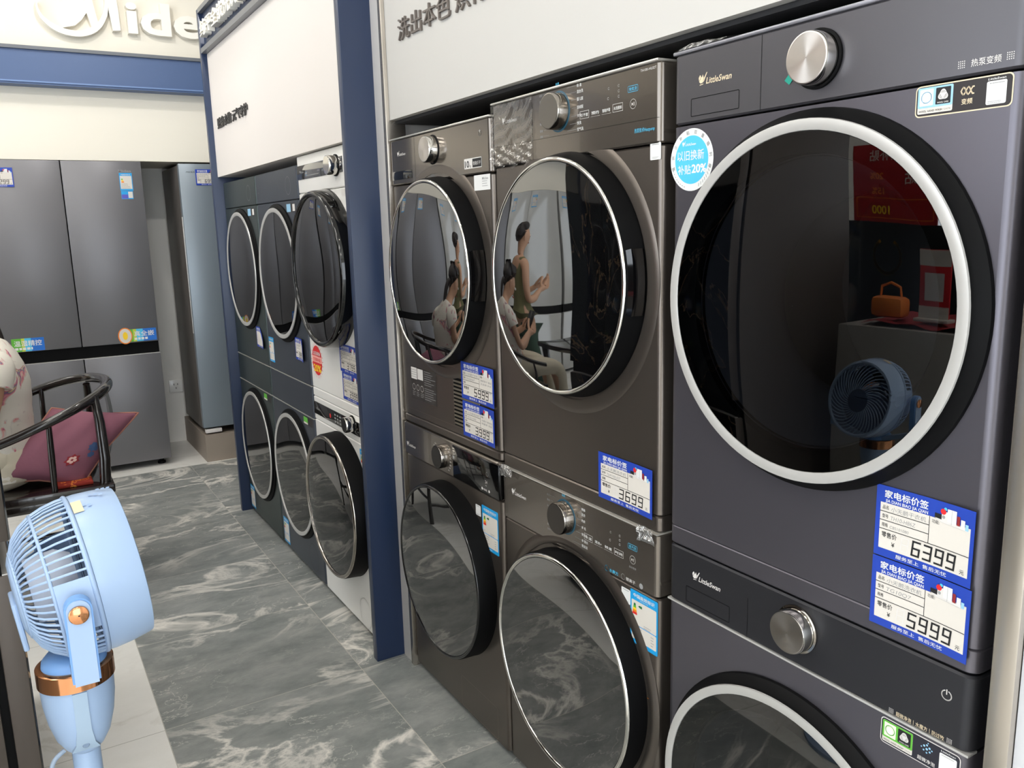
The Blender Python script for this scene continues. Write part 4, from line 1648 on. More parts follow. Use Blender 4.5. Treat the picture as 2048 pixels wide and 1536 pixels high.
        p.disc(a + wd * 0.04, b + h * 0.045, wd * 0.016, KGREY, 5, 12)
        p.rect(a + wd * 0.075, b - h * 0.03, a + wd * 0.165, b + h * 0.165, KWHITE, 4)
        p.rect(a + wd * 0.118, b - h * 0.03, a + wd * 0.121, b + h * 0.16, KGREY, 5)
        p.rect(a + wd * 0.17, b - h * 0.03, a + wd * 0.20, b + h * 0.11, mat('print_maroon', (140, 40, 40), 0.5), 4)
        p.rect(a + wd * 0.21, b - h * 0.03, a + wd * 0.25, b + h * 0.08, KWHITE, 4)
        p.rect(a + wd * 0.255, b - h * 0.04, a + wd * 0.285, b + h * 0.04, KLBLUE, 4)
        p.build('appliance_picture', root, smooth=0)
    return root


def tag_on(m, u0, v1, *a, **k):
    x, yc = {'M1': (0.0, .836), 'M2': (0.001, 1.4535), 'M3': (-.004, 2.0465), 'F1': (-.06, 2.7875), 'F2': (-.06, 3.3825), 'F3': (-.06, 3.9775)}[m]
    return price_tag((x - 0.0002, yc - u0, v1), RV, *a, **k)


tag_on('M1', 0.139, 1.0545, 0.144, 0.1035, '6399', '小天鹅干衣机', 'TH10-H86Z', 'price tag of 6399 on the nearest purple grey dryer', 'C8S101080', 0.006)
tag_on('M1', 0.139, 0.9495, 0.147, 0.1025, '5999', '小天鹅洗衣机', 'TG10Q7', 'price tag of 5999 hanging just below the 6399 tag', curl=0.006, lift=0.0028)
tag_on('M2', 0.106, 0.9575, 0.1745, 0.099, '3699', '小天鹅洗衣机', 'TLW100L02T', 'price tag of 3699 on the brown dryer with crumpled film')
tag_on('M3', 0.105, 1.0755, 0.179, 0.100, '5999', '小天鹅干衣机', 'TH10036T', 'price tag of 5999 on the brown dryer beside the vent slats', func=['热泵烘干 智能', '正反转 护衣', '', '低温除菌除螨'], lift=0.004)
tag_on('M3', 0.107, 0.9695, 0.174, 0.096, '3999', '小天鹅洗衣机', 'TG100', 'price tag of 3999 at the foot of the brown dryer with vent slats', '', 0.004, ['水魔方 微净泡', '除菌率 洗烘', '', '一级能效变频'], 0.0, False, 0.004)
tag_on('F1', 0.048, 1.0445, 0.178, 0.096, '3799', '小天鹅干衣机', 'TH100', 'upper price tag of 3799 on the white dryer', func=['热泵 冷凝', '婴儿服烘'])
tag_on('F1', 0.060, 0.9475, 0.172, 0.096, '2999', '小天鹅洗衣机', 'TG100', 'lower price tag of 2999 on the white dryer', func=['变频 除菌', '超薄平嵌'])
tag_on('F2', 0.124, 1.0145, 0.115, 0.089, '5999', '洗烘套装', 'TD10', 'price tag on the dark blue grey dryer in the navy cabinet', curl=0.008)
tag_on('F3', 0.122, 1.0055, 0.130, 0.093, '5999', '洗烘套装', 'TD10', 'half folded price tag on the dark green grey dryer', curl=0.008, cut=True)


# ------------------------------------------------------------------ fridges
def fridge(label, loc, rz, wd, h, dep, door_m, side_m, z0=0.0, split=True, groove=True, group=None, seam=(0.715, 0.790), side_handle=False, panel_m=None):
    """four-door fridge; local x across the front (centred), front at y = 0"""
    t = thing('fridge', label, 'fridge', loc, rz, group)
    hw = wd / 2
    P().box(-hw + 0.002, 0.062, z0 + 0.035, hw - 0.002, dep, z0 + h - 0.006, side_m, 0.004).build('cabinet', t)
    P().box(-hw + 0.012, 0.045, z0 + 0.04, hw - 0.012, 0.0625, z0 + h - 0.01, BLACKP).build('gasket', t)
    g = 0.0025
    cols = ((-hw, -g), (g, hw)) if split else ((-hw, hw),)
    spans = ((z0 + 0.045, z0 + seam[0]), (z0 + seam[1], z0 + h)) if groove else ((z0 + 0.045, z0 + h),)
    for i, (a, b) in enumerate(cols):
        for c, e in spans:
            dr = P().box(a, 0.0, c, b, 0.045, e, door_m, 0.003).build('door', t)
            if panel_m:
                P().box(a + 0.001, -0.003, c + 0.001, b - 0.001, 0.0002, e - 0.001, panel_m).build('glass_panel', dr)
            if side_handle:
                P().box(a - 0.004, 0.020, z0 + 0.65, a + 0.001, 0.026, z0 + 1.36, SILVER, 0.001).build('handle', dr)
    if groove:
        p = P()
        p.box(-hw + 0.003, 0.022, z0 + seam[0] + 0.001, hw - 0.003, 0.046, z0 + seam[1] - 0.001, BLACKP)
        p.build('grip_recess', t)
        P().box(-hw + 0.003, 0.004, z0 + seam[0], hw - 0.003, 0.022, z0 + seam[0] + 0.003, SILVER).build('grip_trim', t)
    for a in (-hw + 0.05, hw - 0.05):
        for b in (0.08, dep - 0.08):
            P().lathe([(0.024, 0), (0.024, 0.014), (0.014, 0.015), (0.014, 0.036)], (a, b, z0), 'z', BLACKP, 16).build('foot', t)
    return t


FD = mat('fridge_door_grey', (120, 119, 122), 0.36, 0.45)
FS = mat('fridge_side_grey', (78, 78, 80), 0.45, 0.3)
FB = mat('fridge_door_blue_grey', (132, 142, 150), 0.3, 0.3)
FSB = mat('fridge_side_taupe', (104, 98, 94), 0.45, 0.3)
FL = mat('fridge_door_pale', (196, 196, 194), 0.12, 0.1, coat=0.5)
FK = mat('fridge_door_black', (26, 30, 31), 0.05, 0.0, 1.7)
FSD = mat('fridge_side_dark', (92, 84, 78), 0.45, 0.3)

fa = fridge('dark grey four-door fridge with bright feature stickers under the raised lettering', (-0.678, 5.475, 0), 0, 0.850, 1.858, 0.58, FD, FS)
p = P()
p.rect(0.300, 1.690, 0.370, 1.792, KCYAN, 0)
p.rect(0.304, 1.700, 0.366, 1.775, KPAPER, 1)
p.text('中国能效标识', 0.335, 1.779, 0.008, KWHITE, 1, 0.01, 'c', 0, 0.05)
for i, c in enumerate((KGREEN, KYEL, KORG)):
    p.rect(0.310, 1.752 - 0.008 * i, 0.318 + 0.003 * i, 1.759 - 0.008 * i, c, 2)
rows(p, 0.308, 1.728, 0.052, 4, 0.008, KGREY, 2, 0.0025, 4)
p.rect(0.302, 1.642, 0.366, 1.688, KCYAN, 0)
p.rect(0.340, 1.648, 0.364, 1.684, KPAPER, 1)
p.rect(0.304, 1.645, 0.338, 1.668, mat('print_violet', (90, 90, 190), 0.5), 1)
o = p.build('energy_label', fa, smooth=0)
p = P()
p.text('Midea', 0.298, 1.797, 0.018, KGREY, 0, 0.01, 'l', 0, 0.07)
p.build('brand_mark', fa, smooth=0)


def feature_sticker(par, u0, u1, v0, v1, body, zero):
    p = P()
    n = 10
    for i in range(n):
        a, b = u0 + (u1 - u0) * i / n, u0 + (u1 - u0) * (i + 1) / n
        q = i / (n - 1)
        m = KGREEN if q < 0.25 else (mat('print_lime', (190, 206, 70), 0.5) if q < 0.4 else (KSKY if q < 0.65 else mat('print_mid_blue', (34, 110, 200), 0.5)))
        p.rect(a, v0, b, v1, m, 0)
    h = v1 - v0
    p.text(body, u0 + (0.062 if zero else 0.012), v0 + h * 0.44, h * 0.46, KWHITE, 1, 0.02, 'l', 0, (u1 - u0) - (0.075 if zero else 0.025))
    rows(p, u0 + (0.062 if zero else 0.015), v0 + h * 0.12, (u1 - u0) - (0.075 if zero else 0.03), 1, 0.01, KWHITE, 1, h * 0.18, 3)
    if zero:
        p.disc(u0 + 0.012, v0 + h * 0.5, 0.040, KORG, 1, 28, h * 0.66)
        p.disc(u0 + 0.012, v0 + h * 0.5, 0.034, KPAPER, 2, 28, h * 0.58)
        p.disc(u0 + 0.012, v0 + h * 0.5, 0.014, KYEL, 3, 20, h * 0.32)
    o = p.build('feature_sticker', par, smooth=0)
    o['label'] = 'green to blue feature sticker'


feature_sticker(fa, 0.225, 0.412, 0.797, 0.872, '真全嵌', True)
feature_sticker(fa, -0.355, -0.192, 0.793, 0.868, '温湿精控', False)
price_tag((-1.055, 5.4745, 1.815), 0, 0.140, 0.104, '5299', '对开门冰箱', 'BCD', 'price tag ending in 299 on the left door of the dark grey four-door fridge')

fb = fridge('blue grey fridge on the taupe stone plinth beside the navy cabinet', (0.293, 5.40, 0.172), 0, 0.70, 1.672, 0.60, FB, FSB, 0.0, True, False, None, (0.7, 0.78), True)
P().box(-0.338, 0.0, 0.010, -0.24, 0.04, 0.034, KPALE, 0.002).build('kick_cover', fb)
p = P()
p.text('MIDEA', -0.31, 1.619, 0.013, KBLACK, 0, 0.0, 'l', 0.2, 0.05)
p.build('brand_mark', fb, smooth=0)
price_tag((0.036, 5.3995, 1.812), 0, 0.130, 0.094, '6999', '风冷冰箱', 'BCD-6', 'price tag on the blue grey fridge, half hidden by the navy cabinet')
# wall socket in the niche between the fridges
t = thing('wall_socket', 'white wall socket in the niche between the two back fridges', 'socket', (-0.095, 6.08, 0.395))
P().box(-0.043, -0.012, -0.043, 0.043, 0.0, 0.043, ENAMEL, 0.003).build('cover_plate', t)
p = P()
for a, b in ((-0.012, 0.012), (0.012, 0.012), (0.0, -0.014)):
    p.box(a - 0.002, -0.0126, b - 0.006, a + 0.002, -0.0118, b + 0.006, KBLACK)
p.build('socket_slots', t)

# fridges met in the reflections of the porthole glass
fridge('marbled black glass fridge behind the blue fan, its far door edge toward the tea table', (-1.1004, 2.434, 0), PI / 2 + math.radians(3), 0.855, 1.86, 0.62, FSD, FSD, panel_m=BLACKMARBLE)
fridge('dark grey four-door fridge standing left of the stickered fridge', (-1.56, 5.475, 0), 0, 0.850, 1.858, 0.58, FD, FS)
fridge('pale grey four-door fridge in the back row beside the dark grey fridges', (-2.44, 5.475, 0), 0, 0.850, 1.858, 0.58, FL, FS)
fridge('pale grey four-door fridge in the back row, nearest the left wall', (-3.32, 5.475, 0), 0, 0.850, 1.858, 0.58, FL, FS)
ft = fridge('glossy black fridge with a gold wreath and a poster behind the counter', (-2.25, 2.02, 0), PI / 2, 0.84, 1.44, 0.6, FK, FSD)
fridge('plain glossy black fridge behind the counter end', (-2.25, 1.16, 0), PI / 2, 0.84, 1.44, 0.6, FK, FSD)
p = P()
p.circle(0.14, 1.28, 0.08, 0.015, mat('wreath_gold', (214, 160, 40), 0.35, 0.6), 0, 125, 415, 28)
p.build('wreath_emblem', ft, smooth=0)

for o in [q for q in COL.objects if q.get('category') == 'fridge' and ('pale grey' in q['label'] or 'left of the stickered' in q['label'])]:
    energy_label(o, 0.285, 1.80, 0.085, 0.14)
    energy_label(o, -0.12, 1.80, 0.085, 0.14)

# ------------------------------------------------------------------ counter with red cloth
t = thing('counter', 'white box counter behind the fan with printed front', 'counter', (-1.75, 1.40, 0))
P().box(-0.24, -0.48, 0.0, 0.24, 0.48, 1.06, mat('counter_grey', (176, 172, 166), 0.4), 0.006).build('cabinet', t)
p = P()
p.text('家电', -0.30, 0.86, 0.09, KBLACK, 0, 0.01, 'l')
p.disc(0.30, 0.80, 0.07, KORG, 0, 20)
p.build('front_print', t, (0.2402, 0, 0), rot=(0, 0, PI / 2), smooth=0)
p = P()
REDC = mat('red_cloth', (150, 24, 30), 0.7)
vs, fs = [], []
for i in range(25):
    for j in range(15):
        a, b = -0.40 + 0.80 * i / 24, -0.22 + 0.44 * j / 14
        vs.append((b, a, 1.062 + 0.012 * (1 + math.sin(a * 26 + b * 14) * math.cos(b * 30 - a * 8))))
for i in range(24):
    for j in range(14):
        k = i * 15 + j
        fs.append((k, k + 15, k + 16, k + 1))
p.add(vs, fs, REDC)
o = tag(p.build('table_cloth', None, (-1.75, 1.40, 0)), 'crumpled dark red cloth on the white counter', 'cloth')
t = thing('hand_bag', 'small orange bag on the red cloth', 'bag', (-1.62, 1.72, 1.086))
P().box(-0.04, -0.075, 0.0, 0.04, 0.075, 0.075, KORG, 0.02).build('bag_body', t)
P().tube([(0, -0.05, 0.07), (0, -0.045, 0.11), (0, 0.0, 0.125), (0, 0.045, 0.11), (0, 0.05, 0.07)], 0.005, KORG, 8).build('strap', t)
t = thing('card_stand', 'red and white payment card stand on the red cloth', 'stand', (-1.60, 1.50, 1.086), PI / 2)
P().box(-0.07, -0.004, 0.0, 0.07, 0.004, 0.26, KRED, 0.002).build('card', t)
p = P()
p.rect(-0.07, 0.20, 0.07, 0.258, KPAPER, 17)
p.rect(-0.045, 0.075, 0.045, 0.175, KPALE, 17)
p.rect(-0.07, 0.0, 0.07, 0.055, KPAPER, 17)
p.build('card_print', t, smooth=0)
P().box(-0.08, -0.03, -0.001, 0.08, 0.03, 0.012, KPAPER, 0.003).build('stand_foot', t)
t = thing('poster', 'dark red offer board standing on the glossy black fridge with the wreath', 'poster', (-2.30, 2.14, 1.4405), PI / 2)
P().box(-0.25, -0.004, 0.0, 0.25, 0.006, 0.40, mat('poster_red', (170, 26, 30), 0.5)).build('sheet', t)
p = P()
p.warp = lambda u, v: 0.004
p.text('旧换新补贴', 0.0, 0.32, 0.06, KPAPER, 0, 0.01, 'c')
p.text('补贴', -0.20, 0.20, 0.07, KPAPER, 0, 0.0, 'l')
p.text('20%', 0.06, 0.22, 0.05, KORG, 0, 0.02, 'l')
p.text('15%', 0.06, 0.14, 0.05, KORG, 0, 0.02, 'l')
p.text('1000', 0.03, 0.04, 0.06, KYEL, 0, 0.02, 'l')
p.frame(-0.23, 0.02, 0.23, 0.12, 0.004, KORG, 0)
p.build('poster_print', t, smooth=0)

# ------------------------------------------------------------------ horseshoe armchair
CO = (-1.02, 3.825, 0.0)
LAC = mat('black_lacquer', (30, 24, 23), 0.16, coat=0.7)
t = thing('armchair', 'black lacquered horseshoe armchair beside the blue fan', 'chair', CO)


P().box(-1.33, 3.54, 0.425, -0.742, 4.11, 0.462, LAC, 0.006).build('seat', t, origin=CO)
P().box(-1.30, 3.575, 0.385, -0.775, 4.075, 0.4245, LAC, 0.004).build('apron', t, origin=CO)
rail = smooth_path([(-1.36, 3.55, 0.625), (-1.24, 3.545, 0.648), (-1.109, 3.55, 0.676), (-0.938, 3.555, 0.737), (-0.828, 3.60, 0.777), (-0.745, 3.69, 0.806), (-0.706, 3.82, 0.822), (-0.725, 3.95, 0.826), (-0.79, 4.05, 0.820), (-0.90, 4.095, 0.797), (-1.03, 4.10, 0.755), (-1.18, 4.10, 0.70), (-1.36, 4.10, 0.64)])
K = len(rail)
P().tube(rail, [0.0175 + 0.005 * math.exp(-((i - K / 2) / (K * 0.16)) ** 2) for i in range(K)], LAC, 14).build('arm_rail', t, origin=CO, smooth=60)
for a, b, r in (((-0.952, 3.565, 0.461), (-0.944, 3.556, 0.735), 0.0115), ((-1.22, 3.565, 0.461), (-1.22, 3.548, 0.652), 0.0115),
                ((-0.952, 4.085, 0.461), (-0.944, 4.092, 0.785), 0.0115), ((-1.22, 4.085, 0.461), (-1.22, 4.10, 0.69), 0.0115)):
    P().tube([a, ((a[0] + b[0]) / 2, (a[1] + b[1]) / 2, (a[2] + b[2]) / 2), b], [r, r * 1.1, r * 0.9], LAC, 12).build('arm_post', t, origin=CO, smooth=60)
for y, y2 in ((3.585, 3.640), (4.065, 4.010)):
    P().tube([(-0.772, y, 0.461), (-0.765, y, 0.56), (-0.766, y + (y2 - y) * .4, 0.70), (-0.772, y2, 0.798)], [0.021, 0.021, 0.019, 0.0145], LAC, 14).build('back_post', t, origin=CO, smooth=60)
p = P()
vs, fs = [], []
for i in range(13):
    z = 0.461 + (0.818 - 0.461) * i / 12
    x = -0.765 + 0.052 * math.sin(i / 12 * PI * 0.75)
    for y, e in ((3.765, 0), (3.885, 0), (3.885, 0.012), (3.765, 0.012)):
        vs.append((x + e, y, z))
for i in range(12):
    for k in range(4):
        fs.append((4 * i + k, 4 * i + (k + 1) % 4, 4 * i + 4 + (k + 1) % 4, 4 * i + 4 + k))
fs += [(3, 2, 1, 0), (48, 49, 50, 51)]
p.add(vs, fs, LAC)
p.build('back_splat', t, origin=CO, smooth=40)
for x in (-1.29, -0.79):
    for y in (3.585, 4.065):
        P().tube([(x, y, 0.386), (x, y, 0.2), (x, y, 0.0)], [0.019, 0.018, 0.017], LAC, 14).build('leg', t, origin=CO, smooth=60)
for a, b in (((-1.29, 3.585, 0.13), (-0.79, 3.585, 0.13)), ((-1.29, 4.065, 0.13), (-0.79, 4.065, 0.13)), ((-0.79, 3.585, 0.17), (-0.79, 4.065, 0.17)), ((-1.29, 3.585, 0.09), (-1.29, 4.065, 0.09))):
    P().tube([a, b], 0.011, LAC, 10).build('stretcher', t, origin=CO, smooth=60)

# seat pad (red, under the cushion)
REDP = print_mat('red_brocade', (150, 40, 26), [(226, 110, 40), (240, 170, 70), (200, 60, 30)], 28)
tag(P().box(-0.955, 3.575, 0.4625, -0.815, 3.74, 0.478, REDP, 0.006).build('seat_pad', origin=(0, 0, 0)), 'small red orange brocade pad on the black armchair seat under the cushion', 'seat pad')

# cushion leaning on the chair back
c = Vector((-0.886, 3.724, 0.598))
A = Vector((0.278, 0.060, 0.086))
B = Vector((-0.030, 0.085, 0.132))
nn = A.cross(B).normalized()
if nn.y > 0:
    nn = -nn
PLUM = mat('plum_velvet', (146, 92, 108), 0.85, bump=0.25, bscale=60)
PIPE = mat('tan_piping', (176, 120, 104), 0.8)


def cush(s, q, side):
    # corners: left-low (-1,-1), top (-1,1), right (1,1), front-low (1,-1)
    k = max(0.0, (1 - s * s)) * max(0.0, (1 - q * q))
    pin = 1 - 0.10 * (1 - abs(s * q)) * max(abs(s), abs(q)) ** 6
    pos = c + A * ((s + q) / 2) * pin * 1.02 + B * ((q - s) / 2) * pin * 1.1
    wr = 0.004 * math.sin(7 * s + 3 * q) * math.sin(5 * q - 2 * s) + 0.006 * math.exp(-((s + 0.45) / 0.12) ** 2) * (1 if side > 0 else 0)
    return pos + nn * side * (0.072 * k ** 0.42 + wr * k)


p = P()
G = 28
for side in (1, -1):
    vs = [cush(-1 + 2 * i / G, -1 + 2 * j / G, side) for i in range(G + 1) for j in range(G + 1)]
    fs = []
    for i in range(G):
        for j in range(G):
            k = i * (G + 1) + j
            f = (k, k + G + 1, k + G + 2, k + 1)
            fs.append(f if side < 0 else f[::-1])
    p.add(vs, fs, PLUM)
cu = tag(p.build('cushion', smooth=180), 'plum purple square cushion with star embroidery in the black armchair', 'cushion')
rim = [cush(-1 + 2 * i / G, -1, 1) for i in range(G)] + [cush(1, -1 + 2 * i / G, 1) for i in range(G)] + [cush(1 - 2 * i / G, 1, 1) for i in range(G)] + [cush(-1, 1 - 2 * i / G, 1) for i in range(G)]
P().tube(rim, 0.0045, PIPE, 6, True).build('piping', cu, smooth=180)
p = P()


def emb(cs, cq, r, n, inner, m, sq=1.0):
    vs = [cush(cs, cq, 1) + nn * 0.004]
    for i in range(2 * n):
        rr_ = r if i % 2 == 0 else r * inner
        a = PI * i / n
        vs.append(cush(cs + rr_ * math.cos(a), cq + rr_ * sq * math.sin(a), 1) + nn * 0.004)
    p.add(vs, [(0, i + 1, (i + 1) % (2 * n) + 1) for i in range(2 * n)], m)


emb(0.44, -0.50, 0.16, 7, 0.7, mat('stitch_red', (150, 34, 44), 0.7))
for k in range(5):
    a = 2 * PI * k / 5
    emb(0.44 + 0.06 * math.cos(a), -0.50 + 0.06 * math.sin(a), 0.042, 6, 0.8, mat('stitch_pink', (232, 190, 180), 0.7))
emb(0.70, -0.12, 0.14, 8, 0.75, mat('stitch_blue', (70, 96, 140), 0.7))
emb(0.74, -0.32, 0.08, 6, 0.75, mat('stitch_blue', (70, 96, 140), 0.7))
p.build('embroidery', cu, smooth=0)

# ------------------------------------------------------------------ people
SKIN = mat('skin', (214, 168, 138), 0.55)
HAIR = mat('black_hair', (34, 26, 24), 0.5)
HAIRB = mat('brown_hair', (104, 74, 50), 0.55)
LIPS = mat('lips', (170, 92, 84), 0.5)


def skin_mesh(name, verts, edges, mat_, parent=None, origin=(0, 0, 0), sub=2, root=0):
    """verts: (x, y, z, rx, ry)"""
    me = bpy.data.meshes.new(name)
    o3 = Vector(origin)
    me.from_pydata([Vector(v[:3]) - o3 for v in verts], edges, [])
    ob = bpy.data.objects.new(name, me)
    COL.objects.link(ob)
    ob.modifiers.new('s', 'SKIN')
    sv = me.skin_vertices[0].data
    for i, v in enumerate(verts):
        sv[i].radius = (v[3], v[4] if len(v) > 4 else v[3])
        sv[i].use_root = (i == root)
    md = ob.modifiers.new('b', 'SUBSURF')
    md.levels = sub
    md.render_levels = sub
    dg = bpy.context.evaluated_depsgraph_get()
    me2 = bpy.data.meshes.new_from_object(ob.evaluated_get(dg))
    me2.name = name
    bpy.data.objects.remove(ob)
    me2.materials.clear()
    me2.materials.append(mat_)
    me2.polygons.foreach_set('use_smooth', [True] * len(me2.polygons))
    ob = bpy.data.objects.new(name, me2)
    COL.objects.link(ob)
    if parent:
        ob.parent = parent
    return ob


def hand_chain(V, E, wrist_i, wp, d, n, s):
    """palm and five fingers; d along the hand, n out of the palm, s towards the thumb"""
    d, n, s = Vector(d).normalized(), Vector(n).normalized(), Vector(s).normalized()
    wp = Vector(wp)
    V.append((*(wp + d * 0.045), 0.024, 0.014))
    palm = len(V) - 1
    E.append((wrist_i, palm))
    for k, (off, ln) in enumerate(((0.027, 0.070), (0.010, 0.080), (-0.008, 0.074), (-0.025, 0.056))):
        b = wp + d * 0.085 + s * off
        V.append((*b, 0.0092))
        i0 = len(V) - 1
        E.append((palm, i0))
        q = b + d * ln * 0.42 + n * ln * 0.12
        V.append((*q, 0.0084))
        E.append((i0, len(V) - 1))
        q = q + d * ln * 0.28 + n * ln * 0.34
        V.append((*q, 0.0078))
        E.append((len(V) - 2, len(V) - 1))
        q = q + d * ln * 0.08 + n * ln * 0.28
        V.append((*q, 0.0068))
        E.append((len(V) - 2, len(V) - 1))
    b = wp + d * 0.035 + s * 0.034 + n * 0.006
    V.append((*b, 0.011))
    E.append((palm, len(V) - 1))
    b = b + d * 0.026 + s * 0.018 + n * 0.016
    V.append((*b, 0.0098))
    E.append((len(V) - 2, len(V) - 1))
    b = b + d * 0.024 + n * 0.012 - s * 0.004
    V.append((*b, 0.0082))
    E.append((len(V) - 2, len(V) - 1))


def face_parts(root, hc, fwd, up, origin, hair_m, tail=True, bun=False, scale=1.0):
    """eyes, lips, ears and hair around a head centre"""
    f, u_ = Vector(fwd).normalized(), Vector(up).normalized()
    s = u_.cross(f).normalized()
    hc = Vector(hc)
    o3 = Vector(origin)
    EYEW = mat('eye_white', (236, 234, 230), 0.3)
    EYEB = mat('eye_dark', (30, 22, 18), 0.2)
    p = P()
    for k in (-1, 1):
        e = hc + f * 0.080 + s * 0.031 * k + u_ * 0.004
        for r, off, m in ((0.0125, 0.0, EYEW), (0.0070, 0.0072, EYEB)):
            vs, fs = [], []
            for i in range(7):
                for j in range(12):
                    a, b = PI * i / 6, 2 * PI * j / 12
                    vs.append(e + f * off + (s * math.sin(a) * math.cos(b) + u_ * math.sin(a) * math.sin(b) * 0.7 + f * math.cos(a)) * r)
            for i in range(6):
                for j in range(12):
                    fs.append((i * 12 + j, i * 12 + (j + 1) % 12, i * 12 + 12 + (j + 1) % 12, i * 12 + 12 + j))
            p.add(vs, fs, m)
    p.build('eyes', root, origin=o3, smooth=180)
    p = P()
    pts = [hc + f * (0.092 - 0.010 * abs(t) ** 2) + s * 0.022 * t - u_ * 0.052 for t in (-1, -0.5, 0, 0.5, 1)]
    p.tube(pts, [0.002, 0.005, 0.006, 0.005, 0.002], LIPS, 8)
    p.build('lips', root, origin=o3, smooth=180)
    p = P()
    for k in (-1, 1):
        e = hc + s * 0.072 * k - f * 0.006 - u_ * 0.010
        p.tube([e + u_ * 0.026, e + u_ * 0.020 - f * 0.012 + s * k * 0.006, e - f * 0.014 + s * k * 0.008, e - u_ * 0.022 - f * 0.004, e - u_ * 0.028 + f * 0.004], [0.006, 0.008, 0.008, 0.006, 0.004], SKIN, 8)
    p.build('ears', root, origin=o3, smooth=180)
    # hair cap: grown from points over the skull
    V, E = [], []
    path = [(0.062, 0.066, 0.030), (0.030, 0.088, 0.052), (-0.020, 0.088, 0.066), (-0.058, 0.052, 0.068), (-0.070, 0.0, 0.062), (-0.062, -0.048, 0.048)]
    for a, b, r in path:
        q = hc + f * a + u_ * b
        V.append((*q, r * 1.05, r * 0.92))
    E += [(i, i + 1) for i in range(len(path) - 1)]
    for k in (-1, 1):
        for a, b, l, r in ((0.020, 0.050, 0.052, 0.030), (-0.020, 0.012, 0.060, 0.030)):
            q = hc + f * a + u_ * b + s * k * l
            V.append((*q, r))
            E.append((2 if b > 0.03 else 3, len(V) - 1))
    if tail:
        last = 5
        for a, b, r in ((-0.105, -0.03, 0.024), (-0.118, -0.09, 0.024), (-0.108, -0.15, 0.015), (-0.100, -0.19, 0.005)):
            q = hc + f * a + u_ * b
            V.append((*q, r))
            E.append((last, len(V) - 1))
            last = len(V) - 1
    if bun:
        q = hc - f * 0.085 + u_ * 0.085
        V.append((*q, 0.040))
        E.append((3, len(V) - 1))
    skin_mesh('hair', V, E, hair_m, root, origin, 2, 2)


# seated woman, facing away from the machines (-x)
SO = (-1.20, 3.83, 0.0)
root = thing('person', 'person seated in the black armchair, white floral top, cream trousers, looking down at a phone', 'person', SO)
V = [(-1.150, 3.83, 0.590, 0.090, 0.090), (-1.146, 3.83, 0.72, 0.088, 0.082), (-1.140, 3.83, 0.86, 0.090, 0.080), (-1.145, 3.83, 0.955, 0.070, 0.060),
     (-1.180, 3.83, 1.025, 0.050, 0.048), (-1.220, 3.83, 1.060, 0.050, 0.052), (-1.262, 3.83, 1.095, 0.072, 0.082), (-1.290, 3.83, 1.147, 0.076, 0.090), (-1.288, 3.83, 1.205, 0.056, 0.066)]
E = [(0, 1), (1, 2), (2, 3), (3, 4), (4, 5), (5, 6), (6, 7), (7, 8)]
V.append((-1.352, 3.83, 1.075, 0.012, 0.012))      # nose
E.append((6, 9))
V.append((-1.292, 3.83, 1.040, 0.034, 0.034))      # chin
E.append((6, 10))
for sgn in (-1, 1):
    b = len(V)
    y = 3.83
    V += [(-1.140, y + sgn * 0.158, 0.950, 0.042), (-1.158, y + sgn * 0.200, 0.860, 0.045), (-1.190, y + sgn * 0.205, 0.740, 0.040), (-1.300, y + sgn * 0.150, 0.770, 0.034), (-1.405, y + sgn * 0.085, 0.815, 0.024, 0.020)]
    E += [(3, b), (b, b + 1), (b + 1, b + 2), (b + 2, b + 3), (b + 3, b + 4)]
    hand_chain(V, E, b + 4, V[b + 4][:3], (-0.9, -sgn * 0.25, 0.35), (0.1, -sgn * 0.5, 0.8), (-0.2, -sgn * 0.6, 0.75))
    b = len(V)
    V += [(-1.215, y + sgn * 0.095, 0.580, 0.088), (-1.42, y + sgn * 0.115, 0.575, 0.078), (-1.600, y + sgn * 0.115, 0.545, 0.060), (-1.640, y + sgn * 0.115, 0.300, 0.050), (-1.640, y + sgn * 0.115, 0.090, 0.034), (-1.70, y + sgn * 0.118, 0.040, 0.036, 0.030), (-1.79, y + sgn * 0.122, 0.028, 0.036, 0.022)]
    E += [(0, b)] + [(b + i, b + i + 1) for i in range(6)]
skin_mesh('body', V, E, SKIN, root, SO)
face_parts(root, (-1.280, 3.83, 1.128), (-0.86, 0, -0.51), (-0.51, 0, 0.86), SO, HAIR)
FLORAL = print_mat('floral_cotton', (236, 230, 218), [(222, 214, 206), (232, 176, 166), (206, 110, 140), (110, 134, 160), (228, 190, 130)], 11)

def loft(rings, m, n=40, caps=(True, True), wrinkle=0.0):
    """rings: (x, y, z, rx, ry, tilt axis) - ellipses swept along their own path, drawn out smooth"""
    cs = smooth_path([r[:3] for r in rings], 5)
    rr_ = smooth_path([(r[3], r[4], 0) for r in rings], 5)
    p = P()
    K_ = len(cs)
    vs = []
    for q in range(K_):
        d_ = (cs[min(q + 1, K_ - 1)] - cs[max(q - 1, 0)]).normalized()
        sy = Vector((0, 1, 0))
        sx = sy.cross(d_).normalized()
        sy = d_.cross(sx).normalized()
        for k in range(n):
            a = 2 * PI * k / n
            e = 1 + wrinkle * math.sin(3 * a + q * 0.9) * math.sin(q * 0.8 + a)
            vs.append(cs[q] + (sx * math.cos(a) * rr_[q][0] + sy * math.sin(a) * rr_[q][1]) * e)
    fs = []
    for q in range(K_ - 1):
        for k in range(n):
            fs.append((q * n + k, q * n + (k + 1) % n, (q + 1) * n + (k + 1) % n, (q + 1) * n + k))
    if caps[0]:
        fs.append(tuple(range(n))[::-1])
    if caps[1]:
        fs.append(tuple((K_ - 1) * n + k for k in range(n)))
    return p.add(vs, fs, m)


